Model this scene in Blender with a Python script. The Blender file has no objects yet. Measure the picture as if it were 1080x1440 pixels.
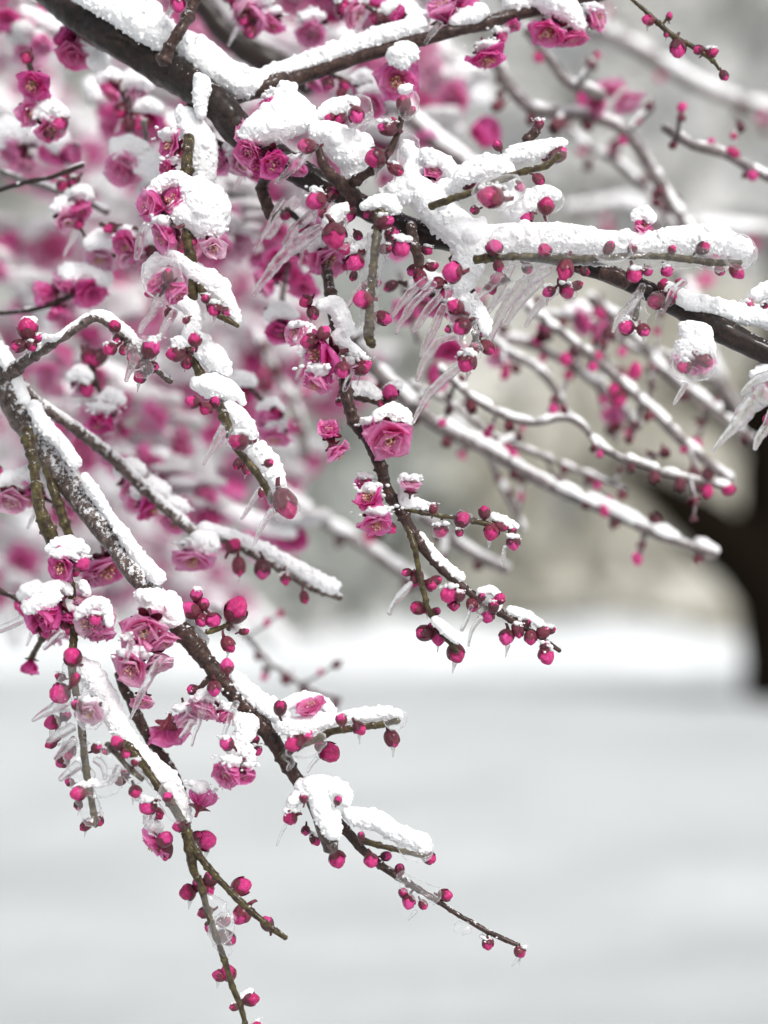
import bpy, bmesh, math, random
import numpy as np
from mathutils import Vector, Matrix

random.seed(7)
rng = np.random.default_rng(7)
S = bpy.context.scene
C = S.collection
PI = math.pi

# ------------------------------------------------------------------ camera
VFOV = math.radians(30.0)
HT = 2 * math.tan(VFOV / 2)
PITCH = math.radians(3.85)
CAM = Vector((0, 0, 1.15))
cd = bpy.data.cameras.new('camera')
cam = bpy.data.objects.new('camera', cd)
C.objects.link(cam)
cam.location = CAM
cam.rotation_euler = (PI / 2 + PITCH, 0, 0)
cd.sensor_fit = 'VERTICAL'
cd.sensor_height = 24
cd.lens = 24 / HT
cd.clip_start = 0.02
cd.clip_end = 500
cd.dof.use_dof = True
cd.dof.focus_distance = 1.0
cd.dof.aperture_fstop = (cd.lens / 1000) / 0.024
cd.dof.aperture_blades = 0
S.camera = cam
MW = Matrix.Translation(CAM) @ Matrix.Rotation(PI / 2 + PITCH, 4, 'X')
RIGHT = Vector((1, 0, 0))
UP = (MW.to_3x3() @ Vector((0, 1, 0)))
TOW = (MW.to_3x3() @ Vector((0, 0, 1)))      # towards the camera

# ------------------------------------------------------------------ light
SUN_EL, SUN_AZ = 40, 30                        # sun behind thin cloud, high on the right behind the camera
w = bpy.data.worlds.new('World')
S.world = w
w.use_nodes = True
nt = w.node_tree
nt.nodes.clear()
sky = nt.nodes.new('ShaderNodeTexSky')
sky.sky_type = 'NISHITA'
sky.sun_disc = False
sky.sun_elevation = math.radians(SUN_EL)
sky.sun_rotation = math.radians(180 - SUN_AZ)
sky.dust_density = 4.0
sky.air_density = 1.0
hs = nt.nodes.new('ShaderNodeHueSaturation')
hs.inputs['Saturation'].default_value = 0.22
bg = nt.nodes.new('ShaderNodeBackground')
bg.inputs['Strength'].default_value = 0.14
wo = nt.nodes.new('ShaderNodeOutputWorld')
nt.links.new(sky.outputs[0], hs.inputs['Color'])
nt.links.new(hs.outputs[0], bg.inputs['Color'])
nt.links.new(bg.outputs[0], wo.inputs[0])
sl = bpy.data.lights.new('sun', 'SUN')
sl.energy = 1.4
sl.angle = math.radians(14)
sl.color = (1.0, 0.975, 0.95)
sun = bpy.data.objects.new('sun', sl)
C.objects.link(sun)
e, a = math.radians(SUN_EL), math.radians(SUN_AZ)
sd = Vector((math.cos(e) * math.sin(a), -math.cos(e) * math.cos(a), math.sin(e)))
sun.rotation_euler = sd.to_track_quat('Z', 'Y').to_euler()

S.view_settings.view_transform = 'Standard'
S.view_settings.look = 'None'
S.view_settings.exposure = 0.34
S.view_settings.gamma = 1
S.cycles.use_denoising = True
S.cycles.max_bounces = 9
S.cycles.diffuse_bounces = 4
S.cycles.transmission_bounces = 9
S.cycles.transparent_max_bounces = 10
S.cycles.sample_clamp_indirect = 4.0

# ------------------------------------------------------------------ materials
def mat(name):
    m = bpy.data.materials.new(name)
    m.use_nodes = True
    n = m.node_tree
    n.nodes.clear()
    out = n.nodes.new('ShaderNodeOutputMaterial')
    return m, n, out

def N(n, t, **kw):
    x = n.nodes.new(t)
    for k, v in kw.items():
        if k in x.inputs.keys():
            x.inputs[k].default_value = v
        else:
            setattr(x, k, v)
    return x

def ramp(n, fac, stops):
    r = n.nodes.new('ShaderNodeValToRGB')
    el = r.color_ramp.elements
    while len(el) < len(stops):
        el.new(0.5)
    for i, (p, c) in enumerate(stops):
        el[i].position = p
        el[i].color = (*c, 1)
    n.links.new(fac, r.inputs[0])
    return r.outputs[0]

def noise(n, scale, detail=3, rough=0.55, vec=None):
    t = N(n, 'ShaderNodeTexNoise', Scale=scale, Detail=detail, Roughness=rough)
    if vec is None:
        tc = n.nodes.new('ShaderNodeTexCoord')
        vec = tc.outputs['Object']
    n.links.new(vec, t.inputs['Vector'])
    return t.outputs['Fac']

def bump(n, h, strength, dist):
    b = N(n, 'ShaderNodeBump', Strength=strength, Distance=dist)
    n.links.new(h, b.inputs['Height'])
    return b.outputs[0]

def snow_mat(name, col, bscale, bdist, sss=0.25):
    m, n, o = mat(name)
    p = N(n, 'ShaderNodeBsdfPrincipled')
    p.inputs['Base Color'].default_value = (*col, 1)
    p.inputs['Roughness'].default_value = 0.75
    p.inputs['Specular IOR Level'].default_value = 0.25
    p.inputs['Subsurface Weight'].default_value = sss
    p.inputs['Subsurface Radius'].default_value = (1.0, 1.0, 1.05)
    p.inputs['Subsurface Scale'].default_value = 0.004
    h = noise(n, bscale, 4, 0.7)
    n.links.new(bump(n, h, 0.7, bdist), p.inputs['Normal'])
    n.links.new(p.outputs[0], o.inputs[0])
    return m

M = {}
M['snow'] = snow_mat('branch_snow', (0.93, 0.94, 0.955), 900, 0.0008)
M['snow_far'] = snow_mat('far_branch_snow', (0.93, 0.915, 0.925), 250, 0.002, 0.0)

def ground_mat(name, c1, c2):
    m, n, o = mat(name)
    p = N(n, 'ShaderNodeBsdfPrincipled', Roughness=0.9)
    p.inputs['Specular IOR Level'].default_value = 0.15
    f = noise(n, 0.55, 4, 0.6)
    n.links.new(ramp(n, f, [(0.35, c1), (0.65, c2)]), p.inputs['Base Color'])
    h = noise(n, 5, 5, 0.6)
    n.links.new(bump(n, h, 0.5, 0.05), p.inputs['Normal'])
    n.links.new(p.outputs[0], o.inputs[0])
    return m
M['ground'] = ground_mat('lawn_snow', (0.47, 0.495, 0.50), (0.55, 0.57, 0.57))  # greyer than clean snow: trampling and tree shade put into the base colour
M['bank'] = ground_mat('bank_snow', (0.60, 0.63, 0.64), (0.80, 0.82, 0.83))  # lighter than the lawn: stronger light on the facing slope put into the colour

def wood_mat(name, c1, c2, frost, coat=0.7):
    m, n, o = mat(name)
    tc = n.nodes.new('ShaderNodeTexCoord')
    p = N(n, 'ShaderNodeBsdfPrincipled', Roughness=0.6)
    p.inputs['Coat Weight'].default_value = coat
    p.inputs['Coat Roughness'].default_value = 0.12
    p.inputs['Coat IOR'].default_value = 1.31
    p.inputs['Specular IOR Level'].default_value = 0.3
    f = noise(n, 260, 6, 0.7)
    base = ramp(n, f, [(0.40, c1), (0.58, c2), (0.70, tuple(min(1, q * 1.9) for q in c2))])
    fn = noise(n, 420, 4, 0.7)
    g = n.nodes.new('ShaderNodeNewGeometry')
    sx = n.nodes.new('ShaderNodeSeparateXYZ')
    n.links.new(g.outputs['Normal'], sx.inputs[0])
    ma = N(n, 'ShaderNodeMath', operation='MULTIPLY_ADD')
    n.links.new(sx.outputs[2], ma.inputs[0])
    ma.inputs[1].default_value = 0.22
    n.links.new(fn, ma.inputs[2])
    fr = ramp(n, ma.outputs[0], [(frost, (0, 0, 0)), (frost + 0.07, (1, 1, 1))])
    mx = n.nodes.new('ShaderNodeMix')
    mx.data_type = 'RGBA'
    n.links.new(fr, mx.inputs['Factor'])
    n.links.new(base, mx.inputs['A'])
    mx.inputs['B'].default_value = (0.82, 0.82, 0.84, 1)
    n.links.new(mx.outputs['Result'], p.inputs['Base Color'])
    h = noise(n, 420, 6, 0.75)
    n.links.new(bump(n, h, 1.0, 0.002), p.inputs['Normal'])
    n.links.new(p.outputs[0], o.inputs[0])
    return m
M['bark'] = wood_mat('dark_bark', (0.006, 0.003, 0.0025), (0.026, 0.013, 0.009), 0.73)
M['bark_mid'] = wood_mat('brown_bark', (0.022, 0.010, 0.008), (0.075, 0.038, 0.029), 0.69)
M['bark_frost'] = wood_mat('frosted_bark', (0.05, 0.034, 0.028), (0.17, 0.125, 0.11), 0.55)
M['twig'] = wood_mat('green_twig', (0.03, 0.016, 0.008), (0.095, 0.075, 0.024), 0.72)
M['bark_far'] = wood_mat('near_black_bark', (0.004, 0.003, 0.002), (0.011, 0.008, 0.005), 2.0, 0.0)  # near-black base with neither frost nor coat
for q in M['bark_far'].node_tree.nodes:
    if q.type == 'BSDF_PRINCIPLED':
        q.inputs['Specular IOR Level'].default_value = 0.03
        q.inputs['Roughness'].default_value = 1.0
M['twig_far'] = wood_mat('grey_twig', (0.12, 0.10, 0.095), (0.25, 0.21, 0.21), 0.62)

def petal_mat(name, deep, mid, pale, trans, grad=False):
    m, n, o = mat(name)
    p = N(n, 'ShaderNodeBsdfPrincipled', Roughness=0.38)
    p.inputs['Coat Weight'].default_value = 0.6
    p.inputs['Coat Roughness'].default_value = 0.12
    p.inputs['Coat IOR'].default_value = 1.31
    oi = n.nodes.new('ShaderNodeObjectInfo')
    f = noise(n, 2.2, 3, 0.6)
    if grad:
        uv = N(n, 'ShaderNodeUVMap')
        mp = N(n, 'ShaderNodeMapping')
        mp.inputs['Scale'].default_value = (14, 1.6, 1)
        n.links.new(uv.outputs[0], mp.inputs[0])
        vn = noise(n, 1.0, 3, 0.6, mp.outputs[0])
        sp_ = N(n, 'ShaderNodeSeparateXYZ')
        n.links.new(uv.outputs[0], sp_.inputs[0])
        m1 = N(n, 'ShaderNodeMath', operation='MULTIPLY_ADD')
        n.links.new(sp_.outputs[1], m1.inputs[0])
        m1.inputs[1].default_value = 0.30
        m1.inputs[2].default_value = -0.26
        m2 = N(n, 'ShaderNodeMath', operation='MULTIPLY_ADD')
        n.links.new(vn, m2.inputs[0])
        m2.inputs[1].default_value = 0.55
        n.links.new(m1.outputs[0], m2.inputs[2])
        m3 = N(n, 'ShaderNodeMath', operation='MULTIPLY_ADD')
        n.links.new(f, m3.inputs[0])
        m3.inputs[1].default_value = 0.55
        n.links.new(m2.outputs[0], m3.inputs[2])
        f = m3.outputs[0]
    ma = N(n, 'ShaderNodeMath', operation='MULTIPLY_ADD')
    n.links.new(oi.outputs['Random'], ma.inputs[0])
    ma.inputs[1].default_value = 0.36
    n.links.new(f, ma.inputs[2])
    col = ramp(n, ma.outputs[0], [(0.42, deep), (0.68, mid), (0.92, pale)])
    n.links.new(col, p.inputs['Base Color'])
    h = noise(n, 7, 4, 0.6)
    bn = bump(n, h, 0.4, 0.08)
    n.links.new(bn, p.inputs['Normal'])
    t = n.nodes.new('ShaderNodeBsdfTranslucent')
    n.links.new(col, t.inputs['Color'])
    mx = N(n, 'ShaderNodeMixShader')
    mx.inputs[0].default_value = trans
    n.links.new(p.outputs[0], mx.inputs[1])
    n.links.new(t.outputs[0], mx.inputs[2])
    n.links.new(mx.outputs[0], o.inputs[0])
    return m
M['petal'] = petal_mat('petal', (0.76, 0.065, 0.37), (0.92, 0.21, 0.57), (0.96, 0.54, 0.78), 0.58, True)
M['petal_icy'] = petal_mat('icy_petal', (0.86, 0.15, 0.46), (0.94, 0.40, 0.67), (0.97, 0.76, 0.87), 0.55, True)
M['bud'] = petal_mat('bud_petal', (0.48, 0.010, 0.12), (0.70, 0.026, 0.23), (0.80, 0.075, 0.35), 0.2)
M['calyx'] = petal_mat('calyx', (0.05, 0.004, 0.010), (0.11, 0.008, 0.024), (0.20, 0.018, 0.042), 0.05)
m, n, o = mat('stamen')
p = N(n, 'ShaderNodeBsdfPrincipled', Roughness=0.5)
f = noise(n, 3)
n.links.new(ramp(n, f, [(0.4, (0.62, 0.30, 0.36)), (0.6, (0.70, 0.52, 0.20))]), p.inputs['Base Color'])
n.links.new(p.outputs[0], o.inputs[0])
M['stamen'] = m

def ice_mat(name, clear, white, rough, bs):
    m, n, o = mat(name)
    p = N(n, 'ShaderNodeBsdfPrincipled', Roughness=rough, IOR=1.31)
    p.inputs['Base Color'].default_value = (0.985, 0.985, 0.99, 1)
    p.inputs['Transmission Weight'].default_value = 1.0
    h = noise(n, bs, 4, 0.6)
    n.links.new(bump(n, h, 0.6, 0.001), p.inputs['Normal'])
    d = N(n, 'ShaderNodeBsdfDiffuse')
    d.inputs[0].default_value = (0.9, 0.89, 0.9, 1)
    t = N(n, 'ShaderNodeBsdfTranslucent')
    t.inputs[0].default_value = (0.92, 0.91, 0.92, 1)
    dt = N(n, 'ShaderNodeMixShader')
    dt.inputs[0].default_value = 0.5
    n.links.new(d.outputs[0], dt.inputs[1])
    n.links.new(t.outputs[0], dt.inputs[2])
    h2 = noise(n, bs * 0.6, 4, 0.7)
    wf = ramp(n, h2, [(0.45, (0, 0, 0)), (0.75, (white, white, white))])
    mx = N(n, 'ShaderNodeMixShader')
    n.links.new(wf, mx.inputs[0])
    n.links.new(p.outputs[0], mx.inputs[1])
    n.links.new(dt.outputs[0], mx.inputs[2])
    tr = N(n, 'ShaderNodeBsdfTransparent')
    m2 = N(n, 'ShaderNodeMixShader')
    m2.inputs[0].default_value = clear
    n.links.new(mx.outputs[0], m2.inputs[1])
    n.links.new(tr.outputs[0], m2.inputs[2])
    n.links.new(m2.outputs[0], o.inputs[0])
    return m
M['ice'] = ice_mat('icicle_ice', 0.3, 0.4, 0.05, 300)
m, n, o = mat('clear_glaze')
tr = N(n, 'ShaderNodeBsdfTransparent')
gl = N(n, 'ShaderNodeBsdfGlossy', Roughness=0.1)
tl = N(n, 'ShaderNodeBsdfTranslucent')
tl.inputs[0].default_value = (0.93, 0.93, 0.95, 1)
df = N(n, 'ShaderNodeBsdfDiffuse')
df.inputs[0].default_value = (0.93, 0.93, 0.95, 1)
wh = N(n, 'ShaderNodeMixShader')
wh.inputs[0].default_value = 0.5
n.links.new(tl.outputs[0], wh.inputs[1])
n.links.new(df.outputs[0], wh.inputs[2])
lw = N(n, 'ShaderNodeLayerWeight', Blend=0.5)
fr_ = N(n, 'ShaderNodeMath', operation='POWER')
n.links.new(lw.outputs['Facing'], fr_.inputs[0])
fr_.inputs[1].default_value = 4.0
frm = N(n, 'ShaderNodeMath', operation='MULTIPLY_ADD')
n.links.new(fr_.outputs[0], frm.inputs[0])
frm.inputs[1].default_value = 0.3
frm.inputs[2].default_value = 0.035
bn = bump(n, noise(n, 2.6, 4, 0.65), 0.7, 0.25)
n.links.new(bn, gl.inputs['Normal'])
pw = N(n, 'ShaderNodeMath', operation='POWER')
n.links.new(lw.outputs['Facing'], pw.inputs[0])
pw.inputs[1].default_value = 3.0
pm = N(n, 'ShaderNodeMath', operation='MULTIPLY_ADD')
n.links.new(pw.outputs[0], pm.inputs[0])
pm.inputs[1].default_value = 0.45
pm.inputs[2].default_value = 0.06
a1 = N(n, 'ShaderNodeMixShader')
n.links.new(pm.outputs[0], a1.inputs[0])
n.links.new(tr.outputs[0], a1.inputs[1])
n.links.new(wh.outputs[0], a1.inputs[2])
a2 = N(n, 'ShaderNodeMixShader')
n.links.new(frm.outputs[0], a2.inputs[0])
n.links.new(a1.outputs[0], a2.inputs[1])
n.links.new(gl.outputs[0], a2.inputs[2])
n.links.new(a2.outputs[0], o.inputs[0])
M['glaze'] = m

# ------------------------------------------------------------------ helpers
PX = HT / 1440
def P(x, y, d=1.0):
    return MW @ Vector(((x - 540) * PX * d, (720 - y) * PX * d, -d))

def sdir(ang, tilt):
    """a direction: ang in degrees in the view (0 right, 90 up), tilt in degrees towards the camera"""
    a, t = math.radians(ang), math.radians(tilt)
    return (RIGHT * math.cos(a) + UP * math.sin(a)) * math.cos(t) + TOW * math.sin(t)

def frame(z, spin):
    q = z.to_track_quat('Z', 'Y').to_matrix()
    return (q @ Matrix.Rotation(spin, 3, 'Z')).to_4x4()

def hash3(i, seed):
    i = i.astype(np.int64)
    h = (i[..., 0] * 374761393 + i[..., 1] * 668265263 + i[..., 2] * 2147483647 + seed * 974711) & 0xffffffff
    h = ((h ^ (h >> 13)) * 1274126177) & 0xffffffff
    h = ((h ^ (h >> 16)) * 2246822519) & 0xffffffff
    return ((h ^ (h >> 15)) & 0xffff) / 65535.0

def vnoise(p, scale, seed=0):
    q = p * scale
    i = np.floor(q)
    f = q - i
    f = f * f * (3 - 2 * f)
    r = 0
    for dx in (0, 1):
        for dy in (0, 1):
            for dz in (0, 1):
                wgt = (f[:, 0] if dx else 1 - f[:, 0]) * (f[:, 1] if dy else 1 - f[:, 1]) * (f[:, 2] if dz else 1 - f[:, 2])
                r = r + wgt * hash3(i + np.array([dx, dy, dz]), seed)
    return r * 2 - 1

def mesh(name, v, f, m, smooth=True):
    me = bpy.data.meshes.new(name)
    me.from_pydata([tuple(x) for x in v], [], f)
    me.materials.append(m)
    if smooth:
        me.polygons.foreach_set('use_smooth', [True] * len(me.polygons))
    me.update()
    return me

def link(name, me, parent=None, mw=None):
    o = bpy.data.objects.new(name, me)
    C.objects.link(o)
    if parent is not None:
        o.parent = parent
    if mw is not None:
        o.matrix_local = mw
    return o

def tag(o, label, cat, group=None, kind=None):
    if label:
        o['label'] = label
    if cat:
        o['category'] = cat
    if group:
        o['group'] = group
    if kind:
        o['kind'] = kind
    return o

def spline(pts, step):
    """Catmull-Rom through rows of numbers, about `step` apart in the first two columns (pixels)"""
    p = np.array(pts, float)
    p = np.vstack([2 * p[0] - p[1], p, 2 * p[-1] - p[-2]])
    out = []
    for k in range(1, len(p) - 2):
        a, b, c, d = p[k - 1], p[k], p[k + 1], p[k + 2]
        n = max(2, int(np.hypot(*(c - b)[:2]) / step))
        for t in np.arange(n) / n:
            out.append(0.5 * (2 * b + (c - a) * t + (2 * a - 5 * b + 4 * c - d) * t * t + (3 * b - a - 3 * c + d) * t ** 3))
    out.append(p[-2])
    return np.array(out)

def tube(P3, R, seg, rough=0.08, cap=True, seed=0, nscale=250, flat=1.0):
    """P3 (n,3), R (n) -> vertices and faces of a tapering tube"""
    n = len(P3)
    T = np.gradient(P3, axis=0)
    T /= np.linalg.norm(T, axis=1)[:, None] + 1e-12
    ref = np.array(TOW)
    V = []
    ang = np.arange(seg) * 2 * PI / seg
    for k in range(n):
        u = np.cross(T[k], ref)
        if np.linalg.norm(u) < 1e-3:
            u = np.cross(T[k], np.array((0.3, 0.2, 1)))
        u /= np.linalg.norm(u)
        v = np.cross(T[k], u)
        V.append(P3[k] + R[k] * (np.cos(ang)[:, None] * u + np.sin(ang)[:, None] * v * flat))
    V = np.concatenate(V)
    ctr = np.repeat(P3, seg, axis=0)
    if rough:
        d = V - ctr
        V = ctr + d * (1 + rough * (vnoise(V, nscale, seed) + 0.6 * vnoise(V, nscale * 2.7, seed + 3)))[:, None]
    F = []
    for k in range(n - 1):
        for j in range(seg):
            a, b = k * seg + j, k * seg + (j + 1) % seg
            F.append((a, b, b + seg, a + seg))
    V = list(V)
    if cap:
        e0 = P3[0] - T[0] * R[0] * 0.5
        e1 = P3[-1] + T[-1] * R[-1] * 0.6
        V += [e0, e1]
        i0, i1 = len(V) - 2, len(V) - 1
        for j in range(seg):
            F.append((i0, (j + 1) % seg, j))
            F.append((i1, (n - 1) * seg + j, (n - 1) * seg + (j + 1) % seg))
    return V, F

_ico = bmesh.new()
bmesh.ops.create_icosphere(_ico, subdivisions=2, radius=1)
_ico.verts.ensure_lookup_table()
ICO_V = np.array([v.co[:] for v in _ico.verts])
ICO_F = np.array([[v.index for v in f.verts] for f in _ico.faces])
_ico.free()
_ico = bmesh.new()
bmesh.ops.create_icosphere(_ico, subdivisions=3, radius=1)
_ico.verts.ensure_lookup_table()
ICO3_V = np.array([v.co[:] for v in _ico.verts])
ICO3_F = [tuple(v.index for v in f.verts) for f in _ico.faces]
_ico.free()

def blob_mesh(name, ctr, rad, voxel, m, seed, amp, fine, squash=None, med=None):
    """a lump of snow: many overlapping balls fused into one skin, then roughened"""
    nv = len(ICO_V)
    V = (ICO_V[None] * rad[:, None, None])
    if squash is not None:
        V = V * np.array(squash)
    V = (V + ctr[:, None, :]).reshape(-1, 3)
    F = (ICO_F[None] + (np.arange(len(ctr)) * nv)[:, None, None]).reshape(-1, 3)
    me = bpy.data.meshes.new('lump')
    me.from_pydata(V.tolist(), [], F.tolist())
    ob = bpy.data.objects.new('lump', me)
    C.objects.link(ob)
    md = ob.modifiers.new('r', 'REMESH')
    md.mode = 'VOXEL'
    md.voxel_size = voxel
    dg = bpy.context.evaluated_depsgraph_get()
    out = bpy.data.meshes.new_from_object(ob.evaluated_get(dg))
    bpy.data.objects.remove(ob)
    bpy.data.meshes.remove(me)
    out.name = name
    k = len(out.vertices)
    co = np.empty(k * 3, np.float32)
    no = np.empty(k * 3, np.float32)
    out.vertices.foreach_get('co', co)
    out.vertex_normals.foreach_get('vector', no)
    co = co.reshape(-1, 3).astype(float)
    no = no.reshape(-1, 3)
    r = med or float(np.median(rad))
    d = amp * r * vnoise(co, 0.9 / r, seed) + 0.5 * amp * r * vnoise(co, 2.3 / r, seed + 1)
    if fine:
        fm = 0.35 + 0.9 * np.clip(vnoise(co, 140, seed + 9) + 0.3, 0, 1)
        d = d + fine * fm * (vnoise(co, 0.55 / fine, seed + 2) + 1.0 * vnoise(co, 0.25 / fine, seed + 5) + 0.5 * vnoise(co, 0.11 / fine, seed + 7))
    co = co + no * d[:, None]
    out.vertices.foreach_set('co', co.astype(np.float32).ravel())
    out.materials.clear()
    out.materials.append(m)
    out.polygons.foreach_set('use_smooth', [True] * len(out.polygons))
    out.update()
    return out

# ------------------------------------------------------------------ buds and blossoms (unit size, +Z outwards)
def bud_meshes(seed, cover, elong):
    rs = random.Random(seed)
    V, F = [], []
    nu, nvv = 36, 16
    tw = rs.uniform(0.35, 0.7) * rs.choice((-1, 1))
    ph0 = rs.random() * 6
    for i in range(nvv + 1):
        th = PI * i / nvv
        for j in range(nu):
            ph = 2 * PI * j / nu
            s = ((ph + ph0) / (2 * PI) * 5 + tw * th) % 1.0
            s2 = ((ph + ph0) / (2 * PI) * 3 - tw * th) % 1.0
            r = 0.97 + 0.20 * (s - 0.5) * math.sin(th) + 0.14 * (s2 - 0.5) * math.sin(th) ** 2
            z = math.cos(th) * elong
            if z > 0:
                z *= 1 + 0.10 * math.cos(th) ** 6
            V.append((r * math.sin(th) * math.cos(ph), r * math.sin(th) * math.sin(ph), z * (1 + 0.05 * (s - 0.5))))
    for i in range(nvv):
        for j in range(nu):
            a, b = i * nu + j, i * nu + (j + 1) % nu
            F.append((a, a + nu, b + nu, b))
    pet = mesh('bud', V, F, M['bud'])
    V, F = [], []
    nu, nr = 30, 9
    o5 = rs.random() * 6
    for i in range(nr + 1):
        t = i / nr
        for j in range(nu):
            ph = 2 * PI * j / nu
            lobe = abs(math.sin(2.5 * (ph + o5))) ** 0.7
            top = cover - 0.42 + 0.55 * lobe
            z = -1.05 * elong + t * (top + 1.05) * elong
            zz = max(-1, min(1, z / (1.08 * elong)))
            r = 1.10 * math.sqrt(max(0.0, 1 - zz * zz)) + 0.05 * t ** 4 + 0.03 * math.sin(ph * 3 + seed)
            r = max(r, 0.22)
            V.append((r * math.cos(ph), r * math.sin(ph), z))
    for i in range(nr):
        for j in range(nu):
            a, b = i * nu + j, i * nu + (j + 1) % nu
            F.append((a, b, b + nu, a + nu))
    # the short stalk grows out of the cup
    b0 = len(V)
    for k, (z, r) in enumerate(((-1.02 * elong, 0.30), (-1.35 * elong, 0.24), (-1.75 * elong, 0.22))):
        for j in range(nu):
            ph = 2 * PI * j / nu
            V.append((r * math.cos(ph) + 0.1 * k * k, r * math.sin(ph), z))
    for k in range(2):
        for j in range(nu):
            a, b = b0 + k * nu + j, b0 + k * nu + (j + 1) % nu
            F.append((b, a, a + nu, b + nu))
    for j in range(nu):
        F.append((j, b0 + j, b0 + (j + 1) % nu, (j + 1) % nu))
    cal = mesh('calyx', V, F, M['calyx'])
    return pet, cal

BUDS = {'p': [bud_meshes(11, 0.10, 1.0), bud_meshes(12, 0.00, 1.08), bud_meshes(13, 0.18, 1.05), bud_meshes(14, 0.32, 1.2), bud_meshes(15, -0.1, 0.96)],
        'd': [bud_meshes(21, 0.62, 1.18), bud_meshes(22, 0.50, 1.12), bud_meshes(23, 0.72, 1.25), bud_meshes(24, 0.40, 1.15), bud_meshes(25, 0.8, 1.25)]}

def blossom_meshes(seed, openness, m):
    """layers of cupped, crumpled petals round a centre; unit radius"""
    rs = random.Random(seed)
    V, F = [], []
    UVS = []
    nU, nV = 8, 12
    cnt = 0
    for ring, (num, k_open, size) in enumerate(((5, 1.0, 1.0), (4, 0.66, 0.86)) + (((3, 0.42, 0.66),) if openness < 0.9 else ())):
        off = rs.random() * 6
        for q in range(num):
            cnt += 1
            ph = off + 2 * PI * q / num + rs.uniform(-0.2, 0.2)
            op = openness * k_open * rs.uniform(0.75, 1.15)
            sz = size * rs.uniform(0.88, 1.08)
            wd = rs.uniform(0.56, 0.72) * sz
            cup = rs.uniform(0.4, 0.65)
            rp = [rs.uniform(0, 6) for _ in range(4)]
            base = len(V)
            for i in range(nV + 1):
                v = i / nV
                prof = (0.18 + 0.82 * math.sin(PI / 2 * v / 0.6)) if v < 0.6 else math.sqrt(max(0.0, 1 - ((v - 0.6) / 0.4) ** 2.4))
                prof *= 1 - 0.10 * max(0, v - 0.8)
                # the petal's spine bends outwards from the cup
                bend = op * (0.35 + 0.65 * v)
                sx = v * sz * math.sin(bend * 1.25)
                szz = v * sz * math.cos(bend * 1.25) * 0.95 + 0.06 * ring
                for j in range(nU + 1):
                    u = 2 * j / nU - 1
                    x = sx - cup * (u * u) * wd * prof * math.cos(bend)
                    y = u * wd * prof
                    z = szz + cup * (u * u) * wd * prof * math.sin(bend) * 0.8
                    ru = 0.085 * v * v * (math.sin(4 * u + rp[0]) + 0.6 * math.sin(7 * u + rp[1] + 4 * v)) + 0.04 * math.sin(7 * v + rp[2] + 3 * u)
                    x += ru * math.cos(bend)
                    z += ru * math.sin(bend) + 0.06 * v * math.sin(3 * u + rp[3])
                    UVS.append((u * 0.5 + 0.5 + 1.7 * cnt, v))
                    V.append((x * math.cos(ph) - y * math.sin(ph), x * math.sin(ph) + y * math.cos(ph), z - 0.45))
            for i in range(nV):
                for j in range(nU):
                    a = base + i * (nU + 1) + j
                    F.append((a, a + 1, a + nU + 2, a + nU + 1))
    pet = mesh('blossom', V, F, m)
    ul = pet.uv_layers.new(name='UVMap')
    li = np.empty(len(pet.loops), np.int32)
    pet.loops.foreach_get('vertex_index', li)
    ul.data.foreach_set('uv', np.array(UVS, np.float32)[li].ravel())
    # stamens
    sv, sf = [], []
    for k in range(26):
        ph, t = rs.random() * 2 * PI, rs.uniform(0.05, 0.55)
        L = rs.uniform(0.5, 0.8)
        d = np.array((math.sin(t) * math.cos(ph), math.sin(t) * math.sin(ph), math.cos(t)))
        pts = np.array([d * L * s * 1.0 + np.array((0, 0, -0.42)) for s in (0.0, 0.5, 0.92, 0.96, 1.0, 1.04)])
        v, f = tube(pts, np.array((0.012, 0.011, 0.01, 0.035, 0.042, 0.01)), 5, 0)
        b = len(sv)
        sv += v
        sf += [tuple(i + b for i in q) for q in f]
    sta = mesh('stamens', sv, sf, M['stamen'])
    # calyx: five sepals round a cup and a short stalk
    V, F = [], []
    nu, nr = 30, 7
    for i in range(nr + 1):
        t = i / nr
        for j in range(nu):
            ph = 2 * PI * j / nu
            lobe = abs(math.cos(2.5 * ph)) ** 1.2
            r = 0.09 + t * (0.20 + 0.30 * lobe * t)
            z = -0.66 + 0.28 * t - 0.05 * t * t * lobe
            V.append((r * math.cos(ph), r * math.sin(ph), z))
    for i in range(nr):
        for j in range(nu):
            a, b = i * nu + j, i * nu + (j + 1) % nu
            F.append((a, b, b + nu, a + nu))
    b0 = len(V)
    for k, (z, r) in enumerate(((-0.78, 0.075), (-0.95, 0.07))):
        for j in range(nu):
            ph = 2 * PI * j / nu
            V.append((r * math.cos(ph), r * math.sin(ph), z))
    for j in range(nu):
        jn = (j + 1) % nu
        F.append((jn, j, b0 + j, b0 + jn))
        F.append((b0 + jn, b0 + j, b0 + nu + j, b0 + nu + jn))
    cal = mesh('calyx', V, F, M['calyx'])
    return pet, sta, cal

BLO = {'o': [blossom_meshes(s, 0.95, M['petal']) for s in (31, 32, 33)],
       'c': [blossom_meshes(s, 0.55, M['petal']) for s in (41, 42, 43, 44)],
       'i': [blossom_meshes(s, 0.80, M['petal_icy']) for s in (51, 52, 53)]}

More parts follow.
